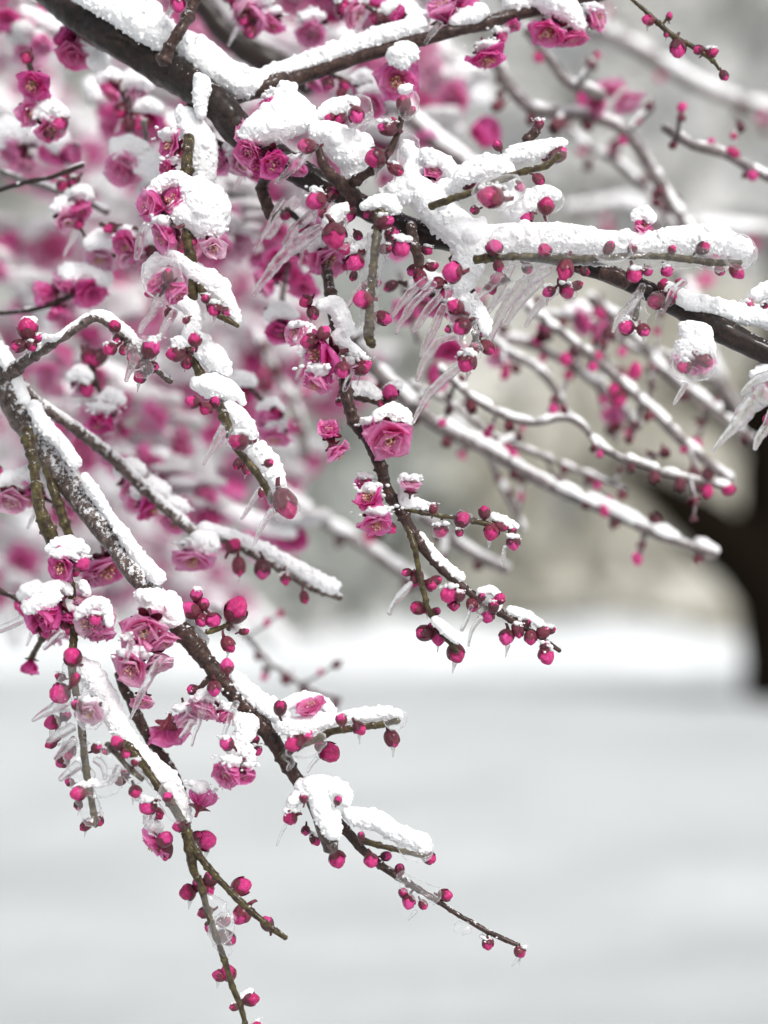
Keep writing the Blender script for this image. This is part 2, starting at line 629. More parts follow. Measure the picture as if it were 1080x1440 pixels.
def lump_shape(seed, n=9, flat=0.62):
    rs = np.random.default_rng(seed)
    c = rs.normal(0, 0.42, (n, 3)) * np.array((1, 1, 0.35))
    r = rs.uniform(0.42, 0.75, n)
    return blob_mesh('snow_cap', c, r, 0.11, M['snow_far'], seed, 0.12, 0.03, (1, 1, flat))
def dab_shape(seed):
    rs = np.random.default_rng(seed)
    c = np.vstack([rs.normal(0, 0.38, (8, 3)) * np.array((1, 1, 0.45)), rs.normal(0, 0.62, (34, 3)) * np.array((1, 1, 0.5))])
    r = np.concatenate([rs.uniform(0.34, 0.6, 8), rs.uniform(0.08, 0.2, 34)])
    return blob_mesh('snow_cap', c, r, 0.08, M['snow'], seed, 0.05, 0.04)
DABS = [dab_shape(80 + k) for k in range(4)]
_dv, _df = tube(np.array([(0.05 * math.sin(3 * t), 0, -1.6 * t) for t in np.linspace(0, 1, 9)]), np.array([1.0, .95, .8, .66, .55, .48, .44, .36, .16]), 10, 0.1, True, 3, 2.0)
DROP = mesh('icicle', _dv, _df, M['ice'])
LUMPS = [lump_shape(60 + k) for k in range(5)]

def glaze_shape(seed):
    co = ICO3_V.copy()
    d = 0.30 * vnoise(co, 1.5, seed) + 0.13 * vnoise(co, 3.6, seed + 1) - 0.06
    co = co * (1 + d)[:, None]
    return mesh('ice_glaze', co, ICO3_F, M['glaze'])
GLAZE = [glaze_shape(s) for s in (71, 72, 73)]

# ------------------------------------------------------------------ a branch: one thing with its parts
class Branch:
    def __init__(self, label, x, y, d=1.0, group='snowy plum branches', name='flowering_branch', cat='flowering branch', far=False):
        self.d = d
        self.o = P(x, y, d)
        self.root = bpy.data.objects.new(name, None)
        C.objects.link(self.root)
        self.root.location = self.o
        self.root.empty_display_size = 0.02
        tag(self.root, label, cat, group)
        self.far = far
        self.k = 0

    def seed(self):
        self.k += 1
        return (hash(self.root['label']) & 0 if False else sum(map(ord, self.root['label']))) + self.k * 17

    def full(self, pts):
        return [tuple(p[:3]) + ((p[3],) if len(p) > 3 else (self.d,)) for p in pts]

    def path(self, pts, step):
        s = spline(self.full(pts), step)
        p3 = np.array([P(x, y, d) - self.o for x, y, r, d in s])
        return p3, s[:, 2] * PX * s[:, 3], s

    def wood(self, pts, m='twig', name='twig', seg=12, rough=0.13):
        p3, r, s = self.path(pts, 2 if not self.far else 8)
        sd = self.seed()
        rw = np.random.default_rng(sd)
        # swollen nodes, and a stem that changes direction a little at each
        k = np.arange(len(r))
        med = float(np.median(r))
        wob = np.stack([vnoise(p3, 0.09 / med, sd + q) for q in (0, 1, 2)], 1) + 0.5 * np.stack([vnoise(p3, 0.25 / med, sd + q) for q in (3, 4, 5)], 1)
        p3 = p3 + wob * min(med * 0.35, 0.0009)
        r = r * (1 + 0.16 * vnoise(p3, 0.12 / med, sd + 6) + 0.10 * vnoise(p3, 0.3 / med, sd + 7))
        if not self.far and med < 9 * PX:
            c = rw.uniform(2, 8)
            while c < len(r) - 2:
                r = r * (1 + rw.uniform(0.1, 0.38) * np.exp(-((k - c) / rw.uniform(0.8, 1.6)) ** 2))
                c += rw.uniform(7, 16)
        v, f = tube(p3, r, seg, rough, True, sd, 0.6 / max(float(np.median(r)), 1e-4))
        return link(name, mesh(name, v, f, M[m]), self.root)

    def snow(self, pts, name='snow_cap', fine=None, dens=1.0, vox=None):
        f = self.full(pts)
        sd = self.seed()
        rs = np.random.default_rng(sd)
        if len(f) > 1:
            rm = float(np.median([q[2] for q in f]))
            s = spline(f, max(2.5, rm * 0.35))
        else:
            s = np.array(f)
        p3 = np.array([P(x, y, d) - self.o for x, y, r, d in s])
        r = s[:, 2] * PX * s[:, 3]
        if not self.far:
            r = r * 1.13
        # bite-sized extra lumps so that the skin is uneven
        k = int(len(s) * 1.6 * dens) + 4
        i = rs.integers(0, len(s), k)
        u = rs.normal(0, 1, (k, 3))
        u /= np.linalg.norm(u, axis=1)[:, None]
        u[:, 2] = u[:, 2] * 0.8 + 0.15
        q = rs.uniform(0.22, 0.5, k)
        c2 = p3[i] + u * (r[i] * (1.0 - q * 0.75))[:, None]
        ctr = np.vstack([p3, c2])
        rad = np.concatenate([r * 0.88, r[i] * q])
        med = float(np.median(r))
        if self.far:
            me = blob_mesh(name, ctr, rad, max(0.0014, med * 0.14), M['snow'], sd, 0.16, 0.0)
        else:
            # crumbs of snow sitting on the skin
            kg = int(np.sum(r ** 2) * 4 * PI * 0.22 / 2.4e-6) + 10
            i = rs.integers(0, len(s), kg)
            u = rs.normal(0, 1, (kg, 3))
            u /= np.linalg.norm(u, axis=1)[:, None]
            g = rs.uniform(0.0003, 0.0007, kg) * rs.choice((1, 1, 1, 1.6), kg)
            gc = p3[i] + u * (r[i] * rs.uniform(0.84, 0.97, kg))[:, None]
            keep = vnoise(gc, 170, sd) + 0.6 * vnoise(gc, 420, sd + 4) - 0.6 * u[:, 2] > 0.32
            ctr = np.vstack([ctr, gc[keep]])
            rad = np.concatenate([rad, g[keep]])
            me = blob_mesh(name, ctr, rad, vox or 0.00038, M['snow'], sd, 0.05, (fine or 0.0003) * 0.75, med=med)
        return link(name, me, self.root)

    def bud(self, x, y, dia, ang=-90, typ='p', d=None, tilt=None, glaze=False):
        d = d or self.d
        sd = self.seed() + int(x * 7 + y)
        rs = random.Random(sd)
        pet, cal = BUDS[typ][rs.randrange(5)]
        r = dia * 0.5 * PX * d * rs.uniform(0.74, 0.96)
        z = sdir(ang + rs.uniform(-12, 12), rs.uniform(5, 40) if tilt is None else tilt)
        mw = Matrix.Translation(P(x, y, d) - self.o) @ frame(z, rs.random() * 6) @ Matrix.Diagonal((r * rs.uniform(.88, 1.06), r * rs.uniform(.88, 1.06), r * rs.uniform(.92, 1.2), 1))
        b = link('bud', pet, self.root, mw)
        if self.far and dia < 30:
            if typ == 'd':
                b.data = BUDS['d'][rs.randrange(5)][1]
            return b
        link('calyx', cal, b)
        if glaze:
            g = link('ice_glaze', GLAZE[rs.randrange(3)], b)
            g.matrix_local = Matrix.Translation((rs.uniform(-.15, .15), rs.uniform(-.15, .15), -0.1)) @ Matrix.Diagonal((1.22, 1.22, 1.5, 1))
        if rs.random() < .34:
            self.dab(b, r * 1.0, r * .5, r * .8)
        if rs.random() < .28:
            self.drip(b, r)
        return b

    def blossom(self, x, y, dia, ang=-90, typ='c', d=None, tilt=None):
        d = d or self.d
        sd = self.seed() + int(x * 5 + y)
        rs = random.Random(sd)
        L = BLO[typ]
        pet, sta, cal = L[rs.randrange(len(L))]
        r = dia * 0.5 * PX * d * (1.4 if typ == 'c' else 1.22)
        z = sdir(ang + rs.uniform(-15, 15), rs.uniform(10, 50) if tilt is None else tilt)
        mw = Matrix.Translation(P(x, y, d) - self.o) @ frame(z, rs.random() * 6) @ Matrix.Diagonal((r * rs.uniform(.8, 1.1), r * rs.uniform(.9, 1.1), r * rs.uniform(.85, 1.2), 1))
        b = link('blossom', pet, self.root, mw)
        if self.far and d > 1.17:
            return b
        link('calyx', cal, b)
        if not self.far:
            link('stamens', sta, b)
            if rs.random() < .45:
                self.dab(b, r * .62, r * .30, r * .50)
        return b

    def dab(self, part, w, h, up):
        """a pinch of snow caught on the upper side of a bud or a flower"""
        rs = random.Random(self.seed())
        c = part.matrix_basis.translation + Vector((rs.uniform(-.25, .25) * w, 0, up)) + TOW * w * rs.uniform(-.1, .3)
        mw = Matrix.Translation(c) @ Matrix.Rotation(rs.random() * 6, 4, 'Z') @ Matrix.Diagonal((w, w * rs.uniform(.7, 1.1), h * 1.5, 1))
        link('snow_cap', DABS[rs.randrange(len(DABS))], part, part.matrix_basis.inverted() @ mw)

    def drip(self, part, r):
        """a frozen drop hanging from the underside of a bud"""
        rs = random.Random(self.seed())
        c = part.matrix_basis.translation + Vector((rs.uniform(-.3, .3) * r, 0, -r * 1.05))
        mw = Matrix.Translation(c) @ Matrix.Rotation(rs.uniform(0, .35), 4, 'Y') @ Matrix.Diagonal((r * .30, r * .30, r * rs.uniform(.5, 1.0), 1))
        link('icicle', DROP, part, part.matrix_basis.inverted() @ mw)

    def lump(self, x, y, w, h, d=None):
        """a simple snow cap for a blossom out of focus"""
        d = d or self.d
        rs = random.Random(self.seed() + int(x * 3 + y))
        mw = Matrix.Translation(P(x, y, d) - self.o) @ Matrix.Rotation(rs.random() * 6, 4, 'Z') @ Matrix.Diagonal((w * .5 * PX * d * 0.95, w * .5 * PX * d * 0.95, h * .5 * PX * d * 1.3, 1))
        return link('snow_cap', LUMPS[rs.randrange(len(LUMPS))], self.root, mw)

    def ice(self, pts, name='icicle', m='ice', seg=10, rough=0.10):
        p3, r, s = self.path(pts, 2.2)
        sd = self.seed()
        k = np.arange(len(r))
        r = r * (1 + 0.05 * np.sin(k * 0.31 + sd) + 0.03 * np.sin(k * 0.83 + sd))
        p3 = p3 + (np.stack([vnoise(p3, 130, sd), vnoise(p3, 130, sd + 1), vnoise(p3, 130, sd + 2)], 1) * 0.0009)
        v, f = tube(p3, r, seg, rough, True, sd, 330)
        return link(name, mesh(name, v, f, M[m]), self.root)

    def glaze(self, x, y, w, h, rot=0, d=None):
        d = d or self.d
        rs = random.Random(self.seed())
        mw = Matrix.Translation(P(x, y, d) - self.o) @ Matrix((RIGHT, UP, TOW)).transposed().to_4x4() @ Matrix.Rotation(math.radians(rot), 4, 'Z') @ Matrix.Diagonal((w * .5 * PX * d, h * .5 * PX * d, min(w, h) * .5 * PX * d, 1))
        return link('ice_glaze', GLAZE[rs.randrange(3)], self.root, mw)

    def buds(self, L, **kw):
        for b in L:
            self.bud(*b[:3], *(b[3:5]), **{**kw, **(b[5] if len(b) > 5 else {})})

G1 = dict(glaze=True)

# ================================================================== the ground and far setting
def gz(y):
    """the lawn rises gently away from the camera"""
    t = np.clip((y - 5.5) / 9.5, 0, 1)
    return 0.80 * t * t * (3 - 2 * t) - 0.02

xs = np.concatenate([np.linspace(-300, -14, 14), np.linspace(-12, 12, 97), np.linspace(14, 300, 14)])
ys = np.concatenate([np.linspace(-6, 3, 10), np.linspace(3.2, 22, 150), np.linspace(24, 420, 30)])
X, Y = np.meshgrid(xs, ys)
pts = np.stack([X.ravel(), Y.ravel(), np.zeros(X.size)], 1)
Z = gz(pts[:, 1])
near = np.clip((24 - pts[:, 1]) / 4, 0, 1)
Z = Z + near * (0.03 * vnoise(pts, 0.55, 5) + 0.03 * vnoise(pts, 1.3, 6) + 0.03 * vnoise(pts, 3.1, 7))
pts[:, 2] = Z
W = len(xs)
F = [(j * W + i, j * W + i + 1, (j + 1) * W + i + 1, (j + 1) * W + i) for j in range(len(ys) - 1) for i in range(W - 1)]
g = link('ground', mesh('ground', pts, F, M['ground']))
tag(g, 'smooth snow covered lawn below the branches', 'ground', kind='structure')

# snow bank beyond the lawn
xs = np.linspace(-16, 16, 80)
prof = [(19.5, 0.70), (20.5, 0.86), (21.2, 1.08), (22.0, 1.26), (23.2, 1.32), (26, 1.30), (34, 1.2), (60, 0.9)]
V = []
for yy, zz in prof:
    for x in xs:
        h = 0.10 * math.sin(x * 0.9) + 0.07 * math.sin(x * 2.3 + 1)
        V.append((x, yy + 0.25 * math.sin(x * 0.7), zz + (h if zz > 0.8 else 0)))
W = len(xs)
F = [(j * W + i, j * W + i + 1, (j + 1) * W + i + 1, (j + 1) * W + i) for j in range(len(prof) - 1) for i in range(W - 1)]
b = link('snow_bank', mesh('snow_bank', V, F, M['bank']))
tag(b, 'bright snow bank along the far edge of the lawn', 'snow bank', kind='structure')

def leafy(name, n, box, size, cols, scale, seed):
    rs = np.random.default_rng(seed)
    (x0, x1), (y0, y1), (z0, z1) = box
    c = np.stack([rs.uniform(x0, x1, n), rs.uniform(y0, y1, n), z0 + (z1 - z0) * rs.random(n) ** 1.05], 1)
    A = rs.normal(0, 1, (n, 3))
    A /= np.linalg.norm(A, axis=1)[:, None]
    B = np.cross(A, rs.normal(0, 1, (n, 3)))
    B /= np.linalg.norm(B, axis=1)[:, None]
    s = rs.uniform(*size, n)[:, None]
    V = np.stack([c - A * s, c + B * s * 0.6, c + A * s, c - B * s * 0.6], 1).reshape(-1, 3)
    F = np.arange(n * 4).reshape(-1, 4).tolist()
    m, nn, o = mat(name)
    p = N(nn, 'ShaderNodeBsdfPrincipled', Roughness=0.9)
    f = noise(nn, scale, 3, 0.6)
    nn.links.new(ramp(nn, f, cols), p.inputs['Base Color'])
    t = N(nn, 'ShaderNodeBsdfTranslucent')
    nn.links.new(p.inputs['Base Color'].links[0].from_socket, t.inputs[0])
    mx = N(nn, 'ShaderNodeMixShader')
    mx.inputs[0].default_value = 0.5
    nn.links.new(p.outputs[0], mx.inputs[1])
    nn.links.new(t.outputs[0], mx.inputs[2])
    nn.links.new(mx.outputs[0], o.inputs[0])
    return link(name, mesh(name, V, F, m, False))

o = leafy('thicket', 3000, ((0.6, 14), (27, 31), (0.6, 6.6)), (0.2, 0.5),
          [(0.34, (0.52, 0.51, 0.46)), (0.5, (0.74, 0.72, 0.65)), (0.64, (0.86, 0.85, 0.81))], 0.35, 3)
tag(o, 'pale beige thicket beyond the bright snow bank at right', 'thicket', kind='stuff')
o = leafy('undergrowth', 3600, ((-14, 1.2), (27, 31), (0.6, 6.6)), (0.2, 0.5),
          [(0.32, (0.40, 0.42, 0.40)), (0.5, (0.58, 0.60, 0.57)), (0.66, (0.74, 0.74, 0.72))], 0.35, 8)
tag(o, 'grey green snowy undergrowth beyond the lawn behind the lower limb', 'undergrowth', kind='stuff')
o = leafy('snowy_wood', 16000, ((-17, 17), (33, 40), (0.6, 19)), (0.25, 0.7),
          [(0.33, (0.30, 0.30, 0.29)), (0.42, (0.64, 0.64, 0.61)), (0.51, (0.88, 0.88, 0.88)), (0.61, (0.95, 0.96, 0.96))], 0.42, 4)
tag(o, 'grey and white snowy wood filling the view above the thicket', 'wood', kind='stuff')

# the dark leaning tree on the right
def far_tube(pts, m, name, root, org, seg=16, rough=0.12):
    s = spline([tuple(p) for p in pts], 6)
    p3 = np.array([P(x, y, d) - org for x, y, r, d in s])
    r = s[:, 2] * PX * s[:, 3]
    v, f = tube(p3, r, seg, rough, True, 5, 3.0)
    return link(name, mesh(name, v, f, M[m]), root)

org = P(1110, 985, 13.5)
tr = bpy.data.objects.new('leaning_tree', None)
C.objects.link(tr)
tr.location = org
tag(tr, 'dark trunked tree with an arching snowy limb standing on the lawn', 'tree')
far_tube([(1112, 990, 66, 13.5), (1106, 930, 60, 13.5), (1100, 860, 60, 13.5), (1096, 790, 62, 13.5), (1096, 700, 62, 13.5), (1098, 600, 56, 13.5),
          (1112, 480, 42, 13.5), (1135, 330, 34, 13.6), (1165, 180, 26, 13.7), (1190, 20, 20, 13.8), (1200, -120, 14, 13.9)], 'bark_far', 'trunk', tr, org)
far_tube([(1100, 880, 46, 13.5), (1072, 815, 50, 13.4), (1025, 765, 46, 13.3), (975, 725, 38, 13.2), (930, 695, 28, 13.1), (885, 668, 18, 13.0), (840, 640, 10, 12.9)], 'bark_far', 'limb', tr, org)
far_tube([(1075, 640, 26, 13.5), (1030, 590, 22, 13.6), (985, 560, 18, 13.7), (930, 545, 12, 13.8), (870, 545, 7, 13.9)], 'bark_far', 'limb', tr, org)
far_tube([(1130, 390, 24, 13.6), (1085, 335, 18, 13.6), (1040, 318, 10, 13.7), (1000, 310, 6, 13.7)], 'bark_far', 'limb', tr, org)
def far_snow(pts, root, org):
    s = spline(pts, 8)
    p3 = np.array([P(x - 20, y, d) - org for x, y, r, d in s])
    me = blob_mesh('snow_cap', p3, s[:, 2] * PX * s[:, 3], 0.05, M['snow_far'], 9, 0.1, 0)
    link('snow_cap', me, root)
far_snow([(1010, 722, 9, 13.2), (985, 700, 9, 13.15), (955, 684, 8, 13.1), (925, 668, 6, 13.05)], tr, org)

# ================================================================== the upper limb (foreground)
A = Branch('long dark limb across the top ending in a thick snow covered horizontal twig at right', -40, -40, 1.0)
A.wood([(40, -60, 30, 1.08), (80, -15, 30, 1.07), (120, 22, 29, 1.06), (165, 52, 28, 1.05), (215, 84, 27, 1.05), (265, 114, 26, 1.04), (310, 150, 24, 1.03),
        (345, 190, 22, 1.03), (420, 240, 20, 1.03), (500, 285, 19, 1.03), (560, 315, 19, 1.02), (610, 332, 17, 1.01), (680, 345, 14, 1.02), (760, 356, 12, 1.02),
        (840, 380, 12, 1.02), (895, 402, 13, 1.01), (950, 430, 16, 1.01), (1010, 462, 18, 1.0), (1060, 488, 19, 1.0), (1120, 515, 20, 1.0)], 'bark', 'limb', 20, 0.10)
A.wood([(300, 140, 17, 1.04), (370, 122, 14, 1.04), (420, 108, 12, 1.05), (480, 88, 11.5, 1.05), (560, 64, 11, 1.05), (640, 44, 11, 1.05), (720, 24, 11, 1.06), (800, 4, 12, 1.06), (880, -18, 12, 1.07)], 'bark_mid', 'limb', 16, 0.12)
A.wood([(226, 88, 11, 1.02), (240, 65, 9, 1.02), (256, 40, 8.5, 1.02), (270, 15, 8.5, 1.03), (290, -25, 8, 1.03)], 'bark_mid', 'twig')
A.snow([(112, -10, 16, 1.04), (150, 6, 20, 1.04), (180, 20, 26, 1.04), (206, 34, 29, 1.04), (228, 48, 25, 1.04)])
A.snow([(262, 62, 20, 1.05), (285, 82, 28, 1.045), (310, 104, 28, 1.04), (335, 114, 26, 1.035), (365, 112, 17, 1.04)])
A.snow([(284, 118, 14, 1.02), (282, 140, 11, 1.02), (283, 160, 8, 1.02)])
A.snow([(378, 104, 13, 1.05), (420, 92, 14, 1.05), (470, 73, 14, 1.05), (520, 56, 14, 1.05), (556, 44, 15, 1.05), (590, 34, 12, 1.05)])
A.snow([(572, 22, 18, 1.06), (590, 30, 16, 1.06)])
A.snow([(640, 30, 10, 1.05), (662, 20, 16, 1.05), (676, 16, 12, 1.05)])
A.snow([(720, 4, 14, 1.06), (755, 0, 16, 1.06), (790, 8, 20, 1.05), (806, 22, 16, 1.05), (815, 36, 10, 1.05)])
# snow lumps of the cluster below the fork
A.snow([(402, 128, 15, 1.0), (388, 142, 12, 1.0), (412, 145, 18, 1.0), (432, 166, 16, 1.0), (400, 168, 28, .99), (372, 180, 27, .99), (352, 186, 16, .99)])
A.snow([(445, 182, 14, .995), (468, 190, 20, .995), (482, 206, 27, .995), (500, 222, 24, 1.0), (498, 246, 16, 1.0), (512, 200, 14, 1.0)])
A.snow([(452, 160, 8), (466, 152, 13), (482, 147, 12), (498, 144, 9)])
A.snow([(566, 126, 7, 1.0), (574, 124, 7, 1.0)])
A.snow([(572, 205, 10, 1.01), (584, 230, 15, 1.01), (572, 262, 20), (545, 275, 14), (590, 268, 22)])
A.snow([(588, 268, 20), (606, 285, 27), (622, 304, 27), (644, 322, 27), (662, 345, 27), (655, 378, 24), (650, 402, 17), (668, 330, 24)])
A.snow([(512, 290, 7, .985), (528, 284, 10, .985), (545, 284, 12, .985), (556, 294, 9, .985)])
A.snow([(598, 216, 10), (616, 222, 10), (632, 236, 12), (645, 256, 11), (625, 262, 12)])
A.snow([(648, 250, 12, .99), (664, 240, 17, .99), (686, 234, 19, .99), (708, 240, 17, .99), (716, 258, 9, .99)])
A.snow([(714, 222, 10), (728, 215, 13), (750, 211, 14), (772, 206, 11), (788, 202, 9)])
A.snow([(728, 296, 12), (746, 282, 14), (766, 270, 11), (782, 274, 9)])
A.snow([(676, 338, 24), (710, 336, 23), (745, 336, 24), (780, 334, 22), (815, 336, 20), (850, 340, 18), (885, 342, 17), (915, 342, 17), (945, 336, 19), (985, 335, 21), (1022, 341, 19), (1046, 350, 14)], fine=0.0005)
A.snow([(896, 304, 10), (906, 298, 10), (914, 306, 10)])
A.snow([(938, 404, 10), (962, 420, 13), (985, 428, 14), (1008, 432, 14), (1032, 440, 16), (1060, 444, 15), (1092, 450, 16)])
A.snow([(1062, 414, 10), (1080, 408, 12), (1100, 410, 12)])
A.snow([(970, 466, 16, .99), (988, 468, 15, .99), (978, 482, 20, .99), (962, 490, 13, .99), (996, 490, 12, .99)], fine=0.0006)
A.snow([(655, 418, 13), (672, 440, 13), (682, 462, 11)])
A.snow([(496, 350, 7), (512, 344, 9), (524, 336, 7)])
A.snow([(462, 312, 10, .99), (472, 300, 12, .99), (484, 292, 8, .99)])
A.snow([(568, 86, 12, 1.04), (556, 78, 14, 1.04), (574, 74, 16, 1.04), (566, 70, 13, 1.04)])
# twigs
A.wood([(668, 366, 7, .985), (700, 363, 5.5, .98), (745, 361, 5, .98), (800, 363, 5, .98), (850, 362, 5, .98), (900, 360, 4.6, .98), (960, 364, 4.8, .98), (1010, 368, 5, .98), (1042, 369, 4, .98)])
A.wood([(478, 268, 10, 1.0), (502, 252, 7, .99), (527, 236, 6, .985), (548, 212, 6, .985), (559, 188, 5, .985), (567, 165, 5, .985), (571, 142, 4, .985)], 'bark_mid')
A.wood([(500, 278, 11, 1.0), (472, 252, 9, .99), (455, 230, 7, .985), (447, 205, 6, .985)], 'bark_mid')
A.wood([(536, 298, 11, .985), (531, 330, 6.5, .98), (526, 370, 6, .98), (523, 410, 6, .98), (520, 450, 7, .98), (519, 474, 7, .98), (525, 488, 5, .98)], 'twig')
A.wood([(578, 318, 8, 1.0), (584, 345, 6, .99), (590, 372, 5, .99)], 'bark_mid')
A.wood([(640, 360, 10, 1.0), (655, 400, 8, 1.0), (668, 440, 7, 1.0), (672, 480, 6, 1.0)], 'bark_mid')
A.wood([(605, 290, 6, .985), (632, 280, 5.5, .98), (665, 268, 5, .98), (700, 254, 5, .98), (740, 240, 5, .98), (765, 234, 5, .98), (788, 218, 4, .98)])
A.wood([(845, 384, 11, 1.0), (862, 389, 12, 1.0), (882, 397, 11, 1.0)], 'bark_mid', rough=0.2)
A.wood([(740, 200, 7, 1.02), (752, 188, 7, 1.02), (757, 176, 5, 1.02)], 'bark_mid')
A.wood([(376, 240, 8, 1.02), (368, 262, 8, 1.03), (374, 285, 8, 1.03), (382, 306, 7, 1.03)], 'bark_mid')
A.wood([(898, 405, 5, 1.0), (896, 430, 4, 1.0), (893, 450, 4, 1.0)])
A.buds([(455, 300, 17, 160, 'd'), (478, 312, 15, 60, 'd'), (520, 300, 16, 200, 'd'), (572, 338, 17, 40, 'd'), (600, 352, 18, -30, 'p'), (616, 398, 17, 200, 'd'), (628, 412, 20, -90, 'p'), (664, 428, 15, 10, 'd'), (672, 470, 17, 60, 'd'), (530, 398, 15, 10, 'd'), (548, 330, 16, 60, 'd')])
A.buds([(695, 348, 25, 110, 'p', dict(d=.978)), (701, 374, 17, -80, 'd', dict(d=.978)), (766, 352, 22, 110, 'p', dict(d=.978)), (795, 379, 25, -95, 'p', dict(d=.978)), (741, 377, 15, -50, 'd'),
        (822, 382, 14, -20, 'd'), (856, 349, 15, 70, 'd', dict(d=.978)), (889, 350, 16, 95, 'd', dict(d=.978)), (892, 386, 26, -90, 'p', dict(d=.978)), (911, 381, 15, -60, 'd'), (938, 381, 19, -85, 'p'),
        (945, 351, 13, 50, 'd', dict(d=.978)), (988, 349, 21, 40, 'd', dict(d=.978)), (1036, 382, 26, -40, 'p', dict(d=.978)), (1012, 380, 16, -50, 'd'),
        (568, 146, 22, 100, 'd', dict(d=.98)), (577, 156, 14, 40, 'd'), (545, 181, 23, 160, 'd', dict(d=.98)), (553, 172, 15, 100, 'd'), (528, 222, 30, 185, 'p', dict(d=.978)), (556, 238, 20, -50, 'd', dict(d=.98)),
        (513, 239, 16, 200, 'd'), (432, 205, 29, 180, 'p', dict(d=.978, glaze=True)), (501, 162, 26, -80, 'p', dict(d=.98)), (464, 163, 18, 200, 'd'), (480, 166, 17, 230, 'd'),
        (445, 282, 30, 200, 'p', dict(d=.978)), (466, 272, 20, 45, 'd'), (490, 300, 25, -100, 'p'), (493, 284, 18, 80, 'd'), (470, 331, 36, -85, 'p', dict(d=.975)), (503, 331, 17, -60, 'd'), (484, 348, 24, -60, 'p'),
        (541, 312, 22, 10, 'd', dict(d=.978)), (552, 328, 20, -30, 'd'), (564, 348, 28, -60, 'p', dict(d=.978)), (499, 369, 27, -110, 'p', dict(d=.978)), (508, 354, 17, 100, 'd'), (541, 350, 16, 0, 'd'),
        (510, 421, 29, 190, 'p', dict(d=.978)), (516, 406, 15, 120, 'd'), (538, 447, 22, -25, 'd'),
        (589, 366, 17, 100, 'd'), (607, 374, 17, 10, 'd'), (582, 380, 19, 220, 'd'), (591, 391, 23, -90, 'p'), (497, 388, 14, -100, 'd'),
        (636, 383, 31, 190, 'p', dict(d=.97)), (641, 432, 27, 160, 'p', dict(d=.975)), (650, 459, 27, -140, 'p', dict(d=.975)), (632, 463, 14, 190, 'd'), (657, 509, 29, -110, 'p', dict(d=.975)), (684, 488, 23, -50, 'd'),
        (667, 490, 20, 90, 'd', G1), (701, 392, 22, 180, 'p'), (692, 405, 16, -90, 'd'),
        (797, 409, 27, -60, 'p', G1), (772, 410, 19, 200, 'p'), (790, 396, 16, 90, 'd'), (810, 402, 18, 20, 'd', G1),
        (924, 424, 25, 200, 'p', G1), (946, 414, 27, 30, 'p', G1), (934, 402, 18, 80, 'd'), (955, 398, 14, 60, 'd'),
        (881, 460, 23, 190, 'p', dict(d=.98)), (905, 464, 21, -60, 'd', dict(d=.98)),
        (1052, 432, 25, 80, 'd', G1), (1080, 436, 28, 10, 'p'), (690, 277, 31, 180, 'p', dict(d=.965, glaze=True)), (654, 260, 18, 140, 'd'), (667, 263, 17, 60, 'd'), (768, 290, 25, 90, 'p', dict(d=.97)), (741, 304, 22, 200, 'p'),
        (700, 205, 17, 120, 'd'), (757, 252, 17, -60, 'd'), (784, 217, 24, 30, 'd', G1), (731, 262, 18, -70, 'p'), (758, 174, 16, 80, 'p'), (705, 262, 15, 20, 'd'),
        (668, 295, 15, 210, 'd'), (463, 118, 15, -90, 'd', dict(d=1.05)), (250, 4, 24, -90, 'p', dict(d=1.02)), (900, 314, 16, 160, 'p')])
A.blossom(352, 212, 48, 215, 'c', .99)
A.blossom(346, 188, 40, 170, 'c', 1.0)
A.blossom(366, 232, 40, -110, 'c', .995)
A.blossom(384, 226, 50, -80, 'c', .985)
A.blossom(378, 146, 36, 120, 'c', 1.0)
A.blossom(418, 236, 34, -110, 'c', 1.0)
A.blossom(608, 242, 34, 60, 'i', 1.0)
A.blossom(966, 514, 40, -130, 'i', .985, 0)
A.blossom(986, 516, 44, -60, 'o', .985, -10)
A.buds([(962, 516, 26, 190, 'p', dict(d=.972)), (990, 506, 22, -40, 'd', dict(d=.972))])
A.blossom(905, 322, 34, 90, 'i', 1.0)
for x, y, s, g_, t in ((560, 112, 62, -80, 'o'), (622, 14, 52, 100, 'c'), (655, 8, 40, 60, 'c'), (560, 20, 28, 150, 'c'), (684, 80, 52, -90, 'o'), (704, 52, 26, 0, 'c'), (772, 44, 60, -130, 'o'), (806, 52, 46, -60, 'i'), (838, 26, 44, 0, 'i'), (722, 34, 26, -90, 'c'), (440, 44, 54, -100, 'c')):
    A.blossom(x, y, s, g_, t, 1.05 if x > 450 else 1.12)
A.glaze(574, 150, 34, 50, -10, .98)
A.glaze(574, 218, 34, 62, -8, .985)
A.glaze(506, 156, 40, 46, 0, .985)
A.glaze(1040, 356, 56, 58, 0, .975)
A.glaze(778, 342, 44, 40, 0, .975)
A.glaze(706, 340, 46, 44, 0, .975)
A.glaze(900, 345, 40, 36, 0, .975)
A.glaze(862, 352, 60, 36, 0, .975)
A.glaze(700, 270, 72, 58, 0, .97)
A.glaze(775, 284, 44, 40, 0, .98)
A.glaze(975, 512, 70, 56, 0, .968)
